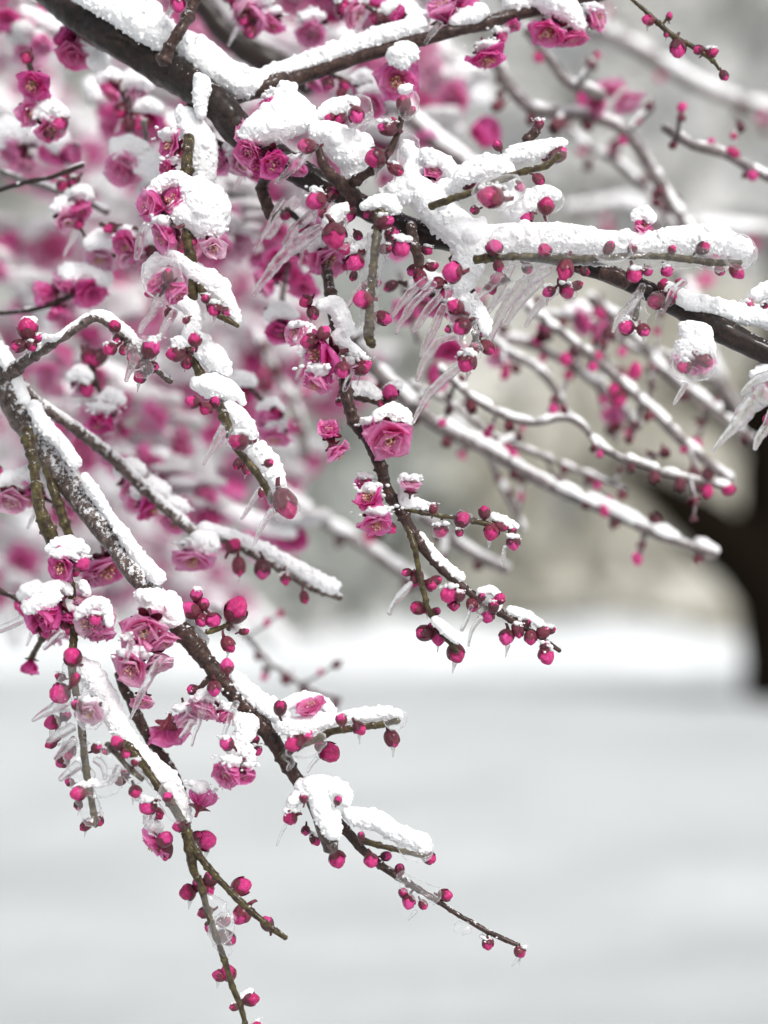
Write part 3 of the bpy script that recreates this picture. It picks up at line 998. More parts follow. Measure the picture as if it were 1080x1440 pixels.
for q in (
    [(436, 214, 6, .98), (420, 228, 7, .98), (404, 243, 6, .98), (389, 258, 3.5, .98)],
    [(450, 322, 8, .98), (430, 335, 11, .98), (405, 354, 10, .98), (382, 378, 8, .98), (368, 398, 5.5, .98), (356, 416, 3, .98)],
    [(442, 300, 7, 1.02), (420, 318, 7, 1.02), (400, 345, 5, 1.02)],
    [(420, 280, 8, 1.05), (395, 305, 9, 1.05), (375, 335, 6, 1.05)],
    [(600, 392, 5, .99), (575, 412, 6, .99), (552, 446, 3, .99)],
    [(612, 398, 5, .99), (588, 420, 6, .99), (566, 452, 4, .99), (556, 470, 2.5, .99)],
    [(622, 412, 5, 1.0), (600, 440, 6, 1.0), (580, 466, 3, 1.0)],
    [(625, 430, 6, 1.01), (606, 470, 6, 1.01), (590, 500, 3, 1.01)],
    [(642, 472, 5, .98), (620, 480, 6, .98), (602, 500, 6, .98), (591, 520, 5, .98), (585, 536, 3, .98)],
    [(650, 514, 6, .98), (628, 530, 7, .98), (606, 552, 6, .98), (592, 574, 4, .98), (581, 594, 2, .98)],
    [(772, 378, 8, 1.03), (742, 396, 9, 1.03), (715, 425, 8, 1.03), (696, 460, 6, 1.03), (684, 490, 3, 1.03)],
    [(760, 395, 6, 1.04), (735, 420, 7, 1.04), (712, 455, 4, 1.04)],
    [(785, 405, 6, 1.04), (760, 425, 6, 1.04), (738, 458, 3, 1.04)],
    [(704, 385, 6, .99), (688, 404, 6, .99), (668, 420, 4, .99)],
    [(720, 372, 6, 1.0), (705, 402, 6, 1.0), (690, 432, 3, 1.0)],
    [(905, 400, 5, .985), (890, 425, 7, .985), (872, 448, 5, .985), (862, 468, 2.5, .985)],
    [(962, 396, 5, .98), (945, 412, 5, .98), (930, 438, 4, .98)],
    [(965, 540, 5, .99), (958, 556, 4, .99), (948, 570, 2, .99)],
    [(240, 12, 5, 1.03), (230, 26, 4, 1.03), (222, 38, 2.5, 1.03)],
    [(620, 32, 5, 1.04), (608, 46, 5, 1.04), (598, 62, 2.5, 1.04)],
    [(520, 160, 5, 1.02), (505, 185, 6, 1.02), (495, 205, 3, 1.02)],
    [(530, 385, 6, .99), (505, 410, 6, 1.0), (482, 440, 3, 1.0)]):
    A.ice(q)

for q in ([(528, 330, 12, .98), (523, 380, 15, .98), (519, 430, 12, .98), (518, 470, 10, .98)],
          [(640, 400, 14, .985), (648, 440, 18, .985), (660, 480, 16, .985), (664, 505, 10, .985)],
          [(896, 412, 8, .985), (894, 436, 14, .985), (892, 462, 15, .985)],
          [(700, 362, 10, .98), (760, 360, 12, .98), (820, 362, 11, .98), (880, 362, 12, .98), (940, 362, 13, .98), (1000, 360, 18, .98), (1046, 362, 20, .98)],
          [(640, 360, 8, .99), (690, 385, 14, .99), (725, 385, 12, .99), (760, 378, 8, .99)],
          [(470, 290, 10, .985), (474, 320, 16, .98), (484, 345, 14, .98)]):
    A.ice(q, 'ice_glaze', 'glaze', 14, 0.3)

ri = random.Random(5)
for x0, x1, y0, y1, nn in ((395, 470, 240, 320, 2), (555, 640, 370, 450, 1), (690, 790, 372, 410, 2)):
    for k in range(nn):
        x, y = ri.uniform(x0, x1), ri.uniform(y0, y1)
        L, an = ri.uniform(36, 85), math.radians(ri.uniform(40, 76))
        q = ri.uniform(2.5, 4.5)
        dd = ri.uniform(1.0, 1.07)
        A.ice([(x, y, q, dd), (x - L * .35 * math.cos(an), y + L * .32 * math.sin(an), q * 1.1, dd), (x - L * .75 * math.cos(an), y + L * .75 * math.sin(an), q * .7, dd), (x - L * math.cos(an), y + L * math.sin(an) + 4, q * .35, dd)])

# ================================================================== snow chain hanging at left centre
B = Branch('hanging twig with a chain of big snow lumps ending in an ice coated bud', 262, 95, 1.0)
B.wood([(258, 95, 9, 1.05), (268, 150, 8, 1.04), (262, 230, 8, 1.01), (262, 320, 8, 1.0), (270, 380, 7, 1.0), (268, 440, 7, 1.0), (268, 490, 7, 1.0), (285, 530, 7, 1.0),
        (305, 560, 6, 1.0), (318, 592, 6, .99), (333, 627, 5, .985), (350, 650, 5, .985), (372, 682, 5, .985), (380, 706, 4, .985)], 'twig')
B.wood([(274, 392, 6, 1.0), (302, 438, 5, .99), (320, 450, 4.5, .985), (335, 459, 3, .985)], 'twig')
B.snow([(256, 160, 12, 1.03), (268, 172, 20, 1.03), (280, 200, 25, 1.03), (286, 225, 22, 1.03), (290, 248, 14, 1.03)])
B.snow([(212, 272, 8), (228, 256, 10), (250, 250, 11), (266, 262, 15), (284, 284, 32), (288, 308, 28), (258, 298, 22), (300, 318, 18)], fine=0.0006)
B.snow([(206, 384, 8), (218, 368, 11), (238, 362, 11), (258, 368, 12), (276, 384, 14), (298, 398, 17), (314, 416, 14), (328, 438, 9), (334, 450, 6)])
B.snow([(250, 425, 9), (268, 432, 14), (274, 452, 13), (268, 472, 12), (290, 478, 8), (250, 482, 10)])
B.snow([(284, 498, 13), (298, 500, 19), (310, 512, 15), (320, 522, 8)])
B.snow([(276, 540, 10), (298, 542, 19), (318, 548, 16), (334, 556, 9), (342, 566, 5)])
B.snow([(322, 572, 11), (336, 588, 15), (348, 606, 14), (354, 620, 9)])
B.snow([(352, 626, 11), (368, 640, 16), (382, 660, 16), (392, 682, 12)])
B.blossom(240, 205, 48, 160, 'o', 1.02, 40)
B.blossom(236, 236, 30, 200, 'c', 1.02)
B.blossom(242, 284, 46, 130, 'o', .998, 40)
B.blossom(214, 290, 46, 190, 'c', .995)
B.blossom(232, 330, 50, 210, 'c', .985)
B.blossom(300, 348, 44, -50, 'i', .995)
B.blossom(246, 410, 46, -60, 'c', .985)
B.blossom(224, 400, 34, 160, 'c', .99)
B.buds([(258, 346, 20, -90, 'd'), (270, 338, 18, -60, 'd'), (236, 388, 20, 100, 'd', dict(d=.98)), (212, 412, 18, 200, 'p'), (302, 434, 22, 230, 'd', dict(d=.98)), (290, 420, 17, 140, 'd', dict(d=.98)), (318, 436, 20, -60, 'd', G1), (310, 424, 14, 60, 'd'),
        (274, 478, 19, 100, 'p', dict(d=.98)), (248, 497, 27, 180, 'p', dict(d=.985)), (263, 508, 17, -90, 'd'), (270, 494, 16, 30, 'd'), (256, 485, 15, 120, 'd'), (262, 450, 12, 220, 'd', dict(d=.98)),
        (271, 565, 24, 170, 'p', dict(d=.98)), (290, 574, 24, -120, 'p', dict(d=.98)), (302, 566, 17, 60, 'd', dict(d=.98)), (336, 620, 28, 170, 'p', dict(d=.975, glaze=True)), (334, 652, 17, -120, 'd'), (346, 660, 13, -60, 'd'),
        (378, 651, 14, 20, 'd', dict(d=.97)), (401, 708, 34, -60, 'p', dict(d=.98, glaze=True)), (368, 692, 13, -100, 'd'), (238, 441, 16, -90, 'd')])
B.glaze(340, 615, 50, 46, 0, .985)
B.glaze(228, 392, 62, 66, 0, .985)
for q in ([(318, 598, 9, .99), (308, 614, 7, .985), (298, 632, 4.5, .985), (287, 655, 2, .985)],
          [(384, 716, 6, .98), (375, 730, 5, .98), (365, 748, 4, .98), (356, 768, 2, .98)],
          [(222, 424, 8, .99), (212, 440, 6, .985), (203, 456, 5, .985), (196, 470, 3, .985)],
          [(246, 440, 6, .99), (234, 456, 6, .985), (222, 478, 3, .985)],
          [(206, 310, 6, 1.01), (198, 340, 7, 1.01), (190, 365, 4, 1.01)],
          [(366, 690, 5, 1.02), (352, 710, 4, 1.02), (338, 730, 2, 1.02)],
          [(218, 500, 5, 1.0), (205, 515, 6, 1.0), (197, 530, 3, 1.0)]):
    B.ice(q)

# ================================================================== the long lower limb
D = Branch('long frosted limb sloping from the left edge to a bare tip at bottom right', -20, 470, 1.0)
D.wood([(-30, 450, 20, 1.06), (8, 540, 20, 1.05), (40, 600, 20, 1.05), (75, 645, 19, 1.04), (115, 700, 17, 1.03), (155, 755, 16, 1.02), (195, 810, 15, 1.01), (230, 850, 15, 1.01)], 'bark_frost', 'limb', 20, 0.14)
D.wood([(222, 842, 14, 1.01), (262, 893, 14, 1.0), (292, 932, 13, 1.0), (320, 968, 12, 1.0), (355, 1005, 12, 1.0), (390, 1050, 11, 1.0), (415, 1090, 10, 1.0), (450, 1130, 8, 1.0), (485, 1167, 7, 1.0), (520, 1205, 6, 1.0),
        (555, 1230, 5, 1.0), (600, 1258, 4.5, 1.0), (650, 1290, 4, 1.0), (700, 1315, 3.7, 1.0), (731, 1328, 3, 1.0)], 'bark_mid', 'limb', 16, 0.12)
D.wood([(12, 528, 10, 1.03), (40, 502, 8, 1.02), (65, 488, 7, 1.01), (95, 468, 6, 1.0), (118, 452, 6, 1.0), (135, 446, 7, 1.0), (155, 456, 6, 1.0), (180, 476, 5, 1.0), (205, 502, 5, 1.0), (222, 520, 5, 1.0), (242, 537, 4.5, 1.0)], 'bark_frost')
D.wood([(18, 530, 9, 1.05), (60, 570, 8, 1.06), (110, 605, 8, 1.07), (170, 655, 8, 1.08), (220, 705, 7, 1.08), (265, 742, 7, 1.08), (310, 757, 7, 1.08), (350, 774, 7, 1.08), (400, 802, 6, 1.08), (440, 826, 6, 1.08), (480, 840, 5, 1.08)], 'bark_frost')
D.wood([(38, 605, 9, 1.03), (44, 640, 7, 1.02), (50, 680, 7, 1.01), (60, 720, 8, 1.0), (72, 752, 10, 1.0), (90, 790, 7, 1.0), (102, 830, 6, 1.0)], 'twig')
D.wood([(58, 632, 8, 1.04), (74, 690, 7, 1.03), (86, 725, 7, 1.03), (98, 756, 6, 1.03)], 'twig')
D.wood([(395, 1062, 6, .99), (420, 1048, 5, .985), (445, 1038, 5, .985), (470, 1028, 5, .985), (500, 1024, 5, .985), (535, 1021, 5, .985), (563, 1014, 4.5, .985)], 'twig')
D.wood([(505, 1180, 5, .99), (540, 1190, 4, .985), (575, 1200, 4, .985), (600, 1206, 4, .985)], 'twig')
D.wood([(438, 1120, 11, .99), (452, 1150, 13, .985), (463, 1180, 13, .985), (466, 1196, 11, .985)], 'bark_frost')
D.wood([(290, 888, 4, 1.0), (315, 880, 4, 1.0), (338, 862, 4, 1.0)], 'twig')
D.wood([(215, 905, 8, 1.03), (172, 950, 8, 1.03), (186, 988, 8, 1.03), (206, 1032, 8, 1.03), (236, 1072, 7, 1.03), (256, 1120, 7, 1.02), (262, 1165, 7, 1.01)], 'bark_mid')
D.wood([(320, 962, 5, 1.0), (300, 952, 5, 1.0), (282, 968, 4, 1.0)], 'bark_mid')
D.snow([(-10, 490, 16, 1.05), (8, 505, 12, 1.04), (22, 530, 9, 1.03), (34, 560, 9, 1.03)])
D.snow([(48, 572, 11, 1.04), (62, 598, 11, 1.03), (84, 620, 11, 1.03), (106, 650, 10, 1.02)])
D.snow([(120, 672, 8, 1.02), (138, 700, 9, 1.02), (152, 722, 7, 1.02), (172, 748, 9, 1.01), (192, 778, 10, 1.01), (210, 800, 12, 1.01), (222, 812, 11, 1.0)])
D.snow([(200, 838, 11, 1.0), (216, 846, 19, 1.0), (238, 854, 20, 1.0), (248, 872, 13, 1.0), (228, 868, 14, 1.0)], fine=0.0006)
D.snow([(258, 866, 8, 1.01), (272, 882, 8, 1.01), (288, 900, 7, 1.01)])
D.snow([(332, 952, 9), (346, 970, 13), (366, 988, 15), (388, 1000, 16), (405, 1018, 12)])
D.snow([(400, 992, 10), (420, 984, 11), (442, 984, 11), (460, 994, 10), (468, 1006, 7)])
D.snow([(398, 1022, 11, .99), (420, 1022, 15, .99), (445, 1016, 14, .99), (466, 1012, 11, .99)])
D.snow([(482, 1010, 9, .99), (500, 1006, 11, .99), (520, 1005, 11, .99), (542, 1002, 10, .99), (560, 1004, 7, .99)])
D.snow([(338, 1012, 11, .99), (354, 1016, 11, .99), (342, 1034, 15, .99), (328, 1052, 13, .99), (346, 1056, 12, .99), (352, 1068, 8, .99)], fine=0.0006)
D.snow([(424, 1104, 10, .99), (442, 1104, 15, .99), (466, 1106, 14, .99), (484, 1112, 10, .99), (486, 1126, 9, .99)])
D.snow([(446, 1116, 14, .98), (452, 1136, 16, .98), (462, 1156, 16, .98), (468, 1170, 12, .98)])
D.snow([(410, 1130, 9, .99), (420, 1118, 10, .99), (432, 1112, 10, .99)])
D.snow([(490, 1144, 11, .99), (510, 1150, 15, .99), (534, 1156, 16, .99), (552, 1168, 14, .99), (575, 1178, 14, .99), (592, 1184, 14, .99), (598, 1192, 9, .99)], fine=0.0005)
D.snow([(52, 486, 8, 1.01), (62, 478, 8, 1.01), (80, 474, 5, 1.0), (100, 460, 5, 1.0), (122, 446, 6, 1.0)])
D.snow([(132, 442, 7), (150, 446, 9), (166, 458, 9), (182, 470, 8), (194, 482, 6)])
D.snow([(36, 452, 8, 1.0), (46, 452, 7, 1.0)])
D.snow([(288, 744, 12, 1.08), (320, 752, 10, 1.08), (350, 764, 11, 1.08), (390, 782, 10, 1.08), (430, 806, 12, 1.08), (466, 826, 12, 1.08)])
D.snow([(60, 566, 5, 1.06), (110, 600, 5, 1.07), (170, 648, 5, 1.08), (220, 697, 5, 1.08), (262, 734, 6, 1.08)])
D.snow([(280, 758, 14, 1.07), (292, 764, 18, 1.07)])
D.buds([(505, 1024, 18, -60, 'p', dict(d=.975)), (480, 1012, 20, 110, 'd', dict(d=.975)), (551, 1038, 24, -60, 'd'), (414, 1045, 28, 200, 'p', dict(d=.975)), (430, 1036, 22, 40, 'd', dict(d=.978)), (463, 1058, 32, -40, 'p'), (452, 1050, 20, 120, 'd'),
        (394, 996, 18, 80, 'd', dict(d=.975)), (319, 1046, 22, 150, 'p', dict(d=.975)), (361, 1054, 18, -60, 'd'), (358, 1040, 14, 60, 'd'), (408, 1150, 25, 200, 'p', dict(d=.985)), (427, 1122, 16, 90, 'd', dict(d=.97)), (430, 1168, 15, -90, 'd'), (443, 1180, 17, -70, 'd'), (474, 1208, 25, -80, 'p'),
        (522, 1210, 25, -90, 'p', dict(d=.98)), (543, 1204, 16, 0, 'd'), (508, 1176, 14, 80, 'd', dict(d=.975)), (475, 1126, 15, 80, 'd', dict(d=.975)), (562, 1224, 16, 80, 'd'), (575, 1268, 23, -100, 'p'), (595, 1272, 16, -50, 'd'), (567, 1256, 14, 100, 'd'),
        (626, 1259, 21, 10, 'd'), (686, 1326, 21, -80, 'd'), (731, 1338, 21, -50, 'd'), (603, 1206, 20, -30, 'd'),
        (332, 858, 36, 70, 'p'), (321, 906, 24, -70, 'd'), (343, 888, 14, 0, 'd'), (270, 858, 25, 140, 'd'), (284, 872, 22, -90, 'd'), (276, 836, 19, 90, 'p'), (300, 872, 26, -60, 'p'), (286, 850, 17, 60, 'd'),
        (319, 937, 26, 100, 'p', dict(d=.98)), (301, 968, 23, -80, 'p', dict(d=.98)), (272, 970, 20, 160, 'd'), (316, 958, 17, -40, 'd'), (336, 962, 15, 0, 'd'),
        (39, 462, 31, 100, 'p'), (27, 486, 22, 200, 'd'), (44, 486, 18, -60, 'd'), (52, 476, 15, 30, 'd'), (161, 459, 18, 90, 'd', dict(d=.985)), (155, 491, 22, 210, 'p', dict(d=.985)), (165, 478, 15, -100, 'd'), (174, 492, 13, -80, 'd'), (188, 499, 20, 230, 'd'), (212, 490, 31, 60, 'p', dict(d=.98)), (212, 516, 22, 0, 'd'),
        (197, 530, 20, 210, 'p'), (190, 512, 14, 180, 'd'),
        (328, 768, 21, 60, 'p', dict(d=1.07)), (336, 796, 20, -90, 'd', dict(d=1.07)), (369, 800, 26, -80, 'd', dict(d=1.07)), (401, 813, 18, -80, 'd', dict(d=1.07)), (428, 840, 17, -80, 'd', dict(d=1.07)), (119, 453, 10, -80, 'd')])
D.blossom(436, 996, 50, 90, 'i', .99)
D.blossom(322, 1086, 46, 215, 'c', .975, 40)
D.blossom(344, 1086, 34, -70, 'c', .99)
D.blossom(205, 884, 68, -110, 'i', .985, 45)
D.blossom(186, 938, 60, -120, 'i', .985, 50)
D.blossom(228, 900, 46, -60, 'i', .99)
D.blossom(200, 985, 36, -80, 'i', 1.0)
D.blossom(216, 866, 60, 150, 'i', 1.0, 30)
D.blossom(192, 908, 56, -150, 'i', .99, 40)
D.blossom(222, 930, 46, -60, 'i', .995, 30)
D.blossom(262, 1010, 44, -90, 'i', 1.0, 20)
D.blossom(288, 996, 58, -110, 'i', .99, 20)
D.blossom(316, 1005, 36, -60, 'i', .99, 20)
D.blossom(236, 1030, 58, -100, 'o', 1.02, -30)
D.blossom(270, 786, 60, -100, 'o', 1.07)
D.blossom(150, 800, 62, -70, 'o', 1.05)
D.blossom(128, 808, 36, -70, 'c', 1.05)
D.glaze(430, 1050, 60, 40, 20, .98)
D.glaze(583, 1194, 60, 40, -15, .98)
D.glaze(555, 1012, 40, 34, 0, .98)
for q in ([(293, 980, 5, .98), (284, 1005, 4, .98), (277, 1028, 3, .98), (270, 1048, 1.6, .98)],
          [(272, 1014, 5, .985), (262, 1026, 5, .985), (253, 1038, 3, .985)],
          [(332, 985, 5, .985), (322, 1010, 4, .985), (312, 1052, 1.8, .985)],
          [(230, 924, 5, .975), (216, 945, 6, .975), (200, 975, 5, .975), (184, 1010, 2, .975)],
          [(186, 900, 5, .97), (181, 915, 4.5, .97), (176, 930, 2.5, .97)],
          [(192, 500, 6, .985), (184, 520, 5, .985), (178, 536, 3, .985)],
          [(398, 1062, 5, .985), (410, 1072, 5, .985), (406, 1084, 3, .985)],
          [(446, 1066, 4, .985), (440, 1076, 3, .985), (434, 1086, 2, .985)],
          [(730, 1346, 3, 1.0), (722, 1356, 1.6, 1.0)],
          [(584, 1280, 3, 1.0), (574, 1292, 1.6, 1.0)],
          [(402, 1160, 3, 1.0), (395, 1174, 2, 1.0), (388, 1190, 1, 1.0)]):
    D.ice(q)

for q in ([(560, 1232, 8, .985), (585, 1250, 13, .985), (615, 1262, 11, .985)],
          [(640, 1300, 7, .99), (652, 1306, 9, .99), (660, 1310, 5, .99)],
          [(180, 486, 9, .985), (196, 504, 15, .985), (206, 524, 13, .985)]):
    D.ice(q, 'ice_glaze', 'glaze', 14, 0.3)

# ================================================================== the drooping cluster at lower left
E = Branch('drooping cluster of iced blossoms and buds at lower left forking into two bare tips', 100, 790, 1.0)
E.wood([(88, 790, 7, 1.0), (100, 830, 6, 1.0), (104, 870, 6, 1.0), (101, 915, 6, .99), (103, 950, 6, .99), (112, 1000, 5, .985), (117, 1050, 5, .98), (122, 1090, 5, .98), (128, 1125, 5, .98), (133, 1162, 4, .98)], 'twig')
E.wood([(104, 920, 7, 1.0), (130, 965, 7, 1.0), (160, 1018, 7, 1.0), (192, 1065, 7, .99), (218, 1100, 6, .985), (246, 1138, 6, .985), (262, 1168, 7, .985), (267, 1195, 7.5, .985), (272, 1222, 6, .985), (284, 1248, 5, .985),
        (295, 1290, 5, .985), (312, 1340, 4.5, .985), (325, 1380, 4.5, .985), (338, 1412, 4, .985), (348, 1460, 4, .985)], 'twig')
E.wood([(262, 1172, 6, .985), (272, 1190, 5.5, .985), (284, 1208, 5, .985), (312, 1242, 5, .985), (346, 1276, 5, .985), (376, 1301, 4.5, .985), (403, 1320, 4, .985)], 'twig')
E.wood([(150, 1045, 4, .97), (165, 1062, 4, .97), (182, 1080, 4, .97), (200, 1095, 4, .975)], 'twig')
E.snow([(70, 772, 8, .99), (84, 766, 11, .99), (102, 766, 12, .99), (120, 774, 8, .99)])
E.snow([(40, 856, 9, .98), (58, 846, 14, .98), (74, 838, 13, .98), (66, 828, 9, .98), (86, 822, 9, .99), (96, 830, 8, .99)])
E.snow([(110, 864, 7, .98), (124, 852, 10, .98), (140, 848, 10, .98), (150, 858, 8, .98), (154, 876, 7, .98)])
E.snow([(116, 822, 8, 1.0), (122, 834, 7, 1.0)])
E.snow([(108, 932, 13), (122, 944, 16), (138, 962, 17), (150, 986, 17), (162, 1012, 16), (176, 1036, 15), (190, 1058, 17), (210, 1078, 18), (232, 1096, 18), (246, 1112, 14), (256, 1136, 12), (262, 1152, 8)], fine=0.0006)
E.snow([(110, 1108, 7, .98), (126, 1100, 7, .98), (142, 1102, 6, .98), (160, 1094, 6, .98)])
E.snow([(212, 1160, 10, 1.0), (222, 1164, 9, 1.0)])
E.snow([(342, 1400, 6), (352, 1394, 5)])
E.blossom(86, 796, 50, 240, 'o', .985, 50)
E.blossom(66, 858, 58, 230, 'c', .985)
E.blossom(128, 872, 58, 200, 'i', .985)
E.blossom(140, 886, 40, -60, 'c', .99)
E.blossom(126, 1000, 46, 250, 'i', .975, 50)
E.blossom(284, 1124, 46, 70, 'c', .995, -20)
E.blossom(216, 1188, 50, 230, 'o', .99, 10)
E.blossom(100, 868, 46, -90, 'c', 1.0)
E.blossom(150, 866, 40, 0, 'i', 1.0)
E.blossom(46, 868, 40, 200, 'c', .99)
E.blossom(112, 846, 30, 90, 'i', 1.0)
E.blossom(42, 938, 34, -100, 'c', 1.06)
E.buds([(115, 793, 27, 30, 'p', dict(d=.98)), (102, 800, 18, -60, 'd'), (102, 924, 28, 120, 'p', dict(d=.975)), (84, 975, 30, 215, 'p', dict(d=.98)), (105, 956, 18, 60, 'd', dict(d=.97)), (85, 952, 16, 160, 'd'), (92, 876, 20, -90, 'd'), (112, 886, 18, -60, 'd'), (50, 884, 18, -100, 'd'), (64, 886, 20, -80, 'd'),
        (134, 870, 22, -80, 'p', dict(d=.97)), (74, 1016, 27, 200, 'p'), (92, 1006, 18, 60, 'd'), (108, 992, 18, 120, 'd', dict(d=.97)), (96, 1056, 24, -100, 'p'), (88, 1070, 19, 230, 'd'), (72, 1046, 17, 200, 'p'), (165, 1045, 25, 110, 'p', dict(d=.965)), (176, 1060, 16, -40, 'd', dict(d=.965)),
        (190, 1113, 20, -80, 'p', dict(d=.975)), (170, 1098, 18, 200, 'd'), (176, 1086, 14, 90, 'd'), (208, 1134, 26, 220, 'p', dict(d=.98)), (222, 1144, 18, -60, 'd'), (236, 1121, 18, 100, 'p', dict(d=.97)), (252, 1162, 20, 180, 'p', dict(d=.975)), (110, 1116, 26, 190, 'p', dict(d=.975)), (110, 1132, 16, -100, 'd'), (124, 1114, 16, 40, 'd'), (98, 1100, 15, 150, 'd'),
        (138, 1152, 16, -60, 'd'), (122, 1160, 16, 220, 'd'), (290, 1182, 32, 10, 'p', dict(d=1.02)), (276, 1176, 16, 20, 'd', dict(d=1.01)), (232, 1180, 26, 60, 'p', dict(d=.98)), (234, 1196, 20, -90, 'd'),
        (264, 1255, 29, 180, 'p'), (280, 1244, 20, 120, 'd'), (296, 1236, 20, 60, 'd'), (293, 1250, 15, -60, 'd'), (339, 1247, 28, 20, 'd'), (341, 1285, 27, 230, 'd'), (376, 1299, 21, 100, 'd'), (289, 1283, 18, 190, 'd'), (294, 1302, 18, -110, 'p'), (314, 1296, 17, 20, 'd'), (318, 1318, 22, -30, 'd', G1), (302, 1314, 13, -90, 'd'),
        (321, 1368, 30, 100, 'p'), (309, 1372, 18, 170, 'd'), (352, 1405, 24, 20, 'p'), (330, 1416, 15, 190, 'd'), (360, 1442, 18, 40, 'p'), (150, 1056, 14, 200, 'd'), (136, 1052, 15, 30, 'd'), (190, 1072, 12, 60, 'd', dict(d=.968))])
E.glaze(128, 1000, 56, 62, 0, .97)
E.glaze(310, 1308, 44, 46, 0, .985)
E.glaze(244, 1130, 46, 66, 30, .975)
for q in ([(96, 984, 8, .985), (80, 992, 8, .98), (60, 1004, 6, .98), (44, 1015, 2.5, .98)],
          [(104, 1020, 7, .98), (86, 1032, 7, .98), (66, 1042, 4, .98)],
          [(106, 1040, 6, .98), (92, 1052, 6, .98), (78, 1068, 3, .98)],
          [(112, 1076, 7, .98), (100, 1086, 7, .98), (84, 1098, 3.5, .98)],
          [(168, 1078, 5, .975), (160, 1090, 5, .975), (152, 1104, 3, .975)],
          [(28, 872, 7, .985), (14, 880, 6, .985), (-4, 888, 5, .985)],
          [(88, 888, 6, .98), (76, 900, 5, .98), (62, 912, 3, .98)],
          [(214, 1142, 5, .98), (212, 1154, 4, .98), (204, 1166, 3, .98)],
          [(132, 1068, 6, .975), (144, 1078, 5, .975), (148, 1096, 3, .975)]):
    E.ice(q)

for q in ([(100, 930, 12, .978), (96, 985, 18, .978), (102, 1030, 18, .978), (112, 1080, 16, .978), (122, 1120, 16, .978), (132, 1158, 11, .978)],
          [(118, 1110, 8, .978), (142, 1112, 10, .975), (168, 1100, 9, .975)],
          [(150, 1050, 12, .972), (168, 1075, 15, .972), (195, 1095, 12, .975)],
          [(288, 1260, 9, .985), (300, 1275, 14, .985), (316, 1290, 12, .985), (330, 1290, 7, .985)],
          [(298, 1300, 8, .985), (312, 1320, 13, .985), (322, 1340, 7, .985)]):
    E.ice(q, 'ice_glaze', 'glaze', 14, 0.3)
E.wood([(66, 886, 4, 1.04), (52, 910, 4, 1.05), (44, 925, 4, 1.06)], 'twig')

# ================================================================== centre branch
G = Branch('slender centre branch with ragged pink blossoms ending in forked bud tips over the lawn', 470, 440, 1.0)
G.wood([(452, 330, 8, 1.06), (466, 410, 8, 1.03), (478, 480, 8, 1.02), (486, 550, 9, 1.0), (498, 590, 8, 1.0), (515, 615, 8, 1.0), (533, 655, 8, 1.0), (545, 690, 8, 1.0), (565, 720, 8.5, 1.0), (585, 757, 8, 1.0), (612, 790, 7, 1.0), (645, 820, 6, 1.0), (680, 847, 5, 1.0), (715, 871, 4.5, 1.0), (750, 890, 4, 1.0), (786, 916, 2.8, 1.0)], 'bark_mid', 'limb')
G.wood([(552, 706, 6, 1.0), (580, 718, 4, 1.0), (620, 725, 3.5, 1.0), (660, 731, 3.5, 1.0), (690, 737, 4, 1.0), (726, 743, 4, 1.0)], 'twig')
G.wood([(568, 730, 5, 1.0), (582, 768, 4, .995), (590, 810, 4, .995), (600, 850, 4, .995), (615, 878, 4, .995), (634, 905, 4, .995), (642, 916, 3, .995)], 'twig')
G.wood([(480, 552, 5, 1.03), (515, 562, 5, 1.03), (550, 570, 4, 1.03)], 'bark_mid')
G.snow([(452, 430, 9), (470, 428, 13), (480, 445, 14), (486, 462, 12), (476, 476, 11), (494, 490, 10), (506, 500, 8)])
G.snow([(420, 478, 9, 1.0), (434, 464, 10, 1.0), (424, 496, 6, 1.0)])
G.snow([(498, 546, 11, 1.03), (516, 548, 12, 1.03), (532, 556, 8, 1.03)])
G.snow([(548, 545, 8, 1.04), (560, 542, 8, 1.04)])
G.snow([(568, 672, 8), (572, 690, 11), (568, 708, 10), (588, 708, 8), (602, 712, 6)])
G.snow([(592, 752, 5), (606, 772, 6), (622, 790, 7), (638, 804, 7), (648, 812, 7)])
G.snow([(676, 832, 7), (690, 832, 9), (700, 842, 9), (698, 856, 7)])
G.snow([(718, 858, 7), (736, 864, 8), (752, 872, 7), (764, 880, 5)])
G.snow([(612, 872, 7, .99), (628, 886, 9, .99), (642, 898, 8, .99)])
G.snow([(694, 726, 6), (708, 732, 7), (726, 740, 5)])
G.snow([(534, 586, 13, .99), (552, 580, 15, .99), (566, 584, 12, .99), (574, 592, 8, .99)])
G.blossom(452, 500, 66, 190, 'o', .99)
G.blossom(446, 536, 56, -110, 'o', .99)
G.blossom(490, 520, 40, -60, 'i', 1.0)
G.blossom(418, 470, 40, 180, 'i', 1.0)
G.blossom(548, 616, 68, -80, 'i', .98, 50)
G.blossom(528, 606, 40, 180, 'c', .99)
G.blossom(464, 606, 38, 110, 'c', .99)
G.blossom(474, 636, 46, -40, 'o', .99, 5)
G.blossom(519, 702, 48, 120, 'o', .985, 40)
G.blossom(528, 736, 54, -70, 'o', .985, 30)
G.blossom(512, 680, 28, 120, 'c', 1.0)
G.blossom(578, 684, 36, 70, 'i', .99)
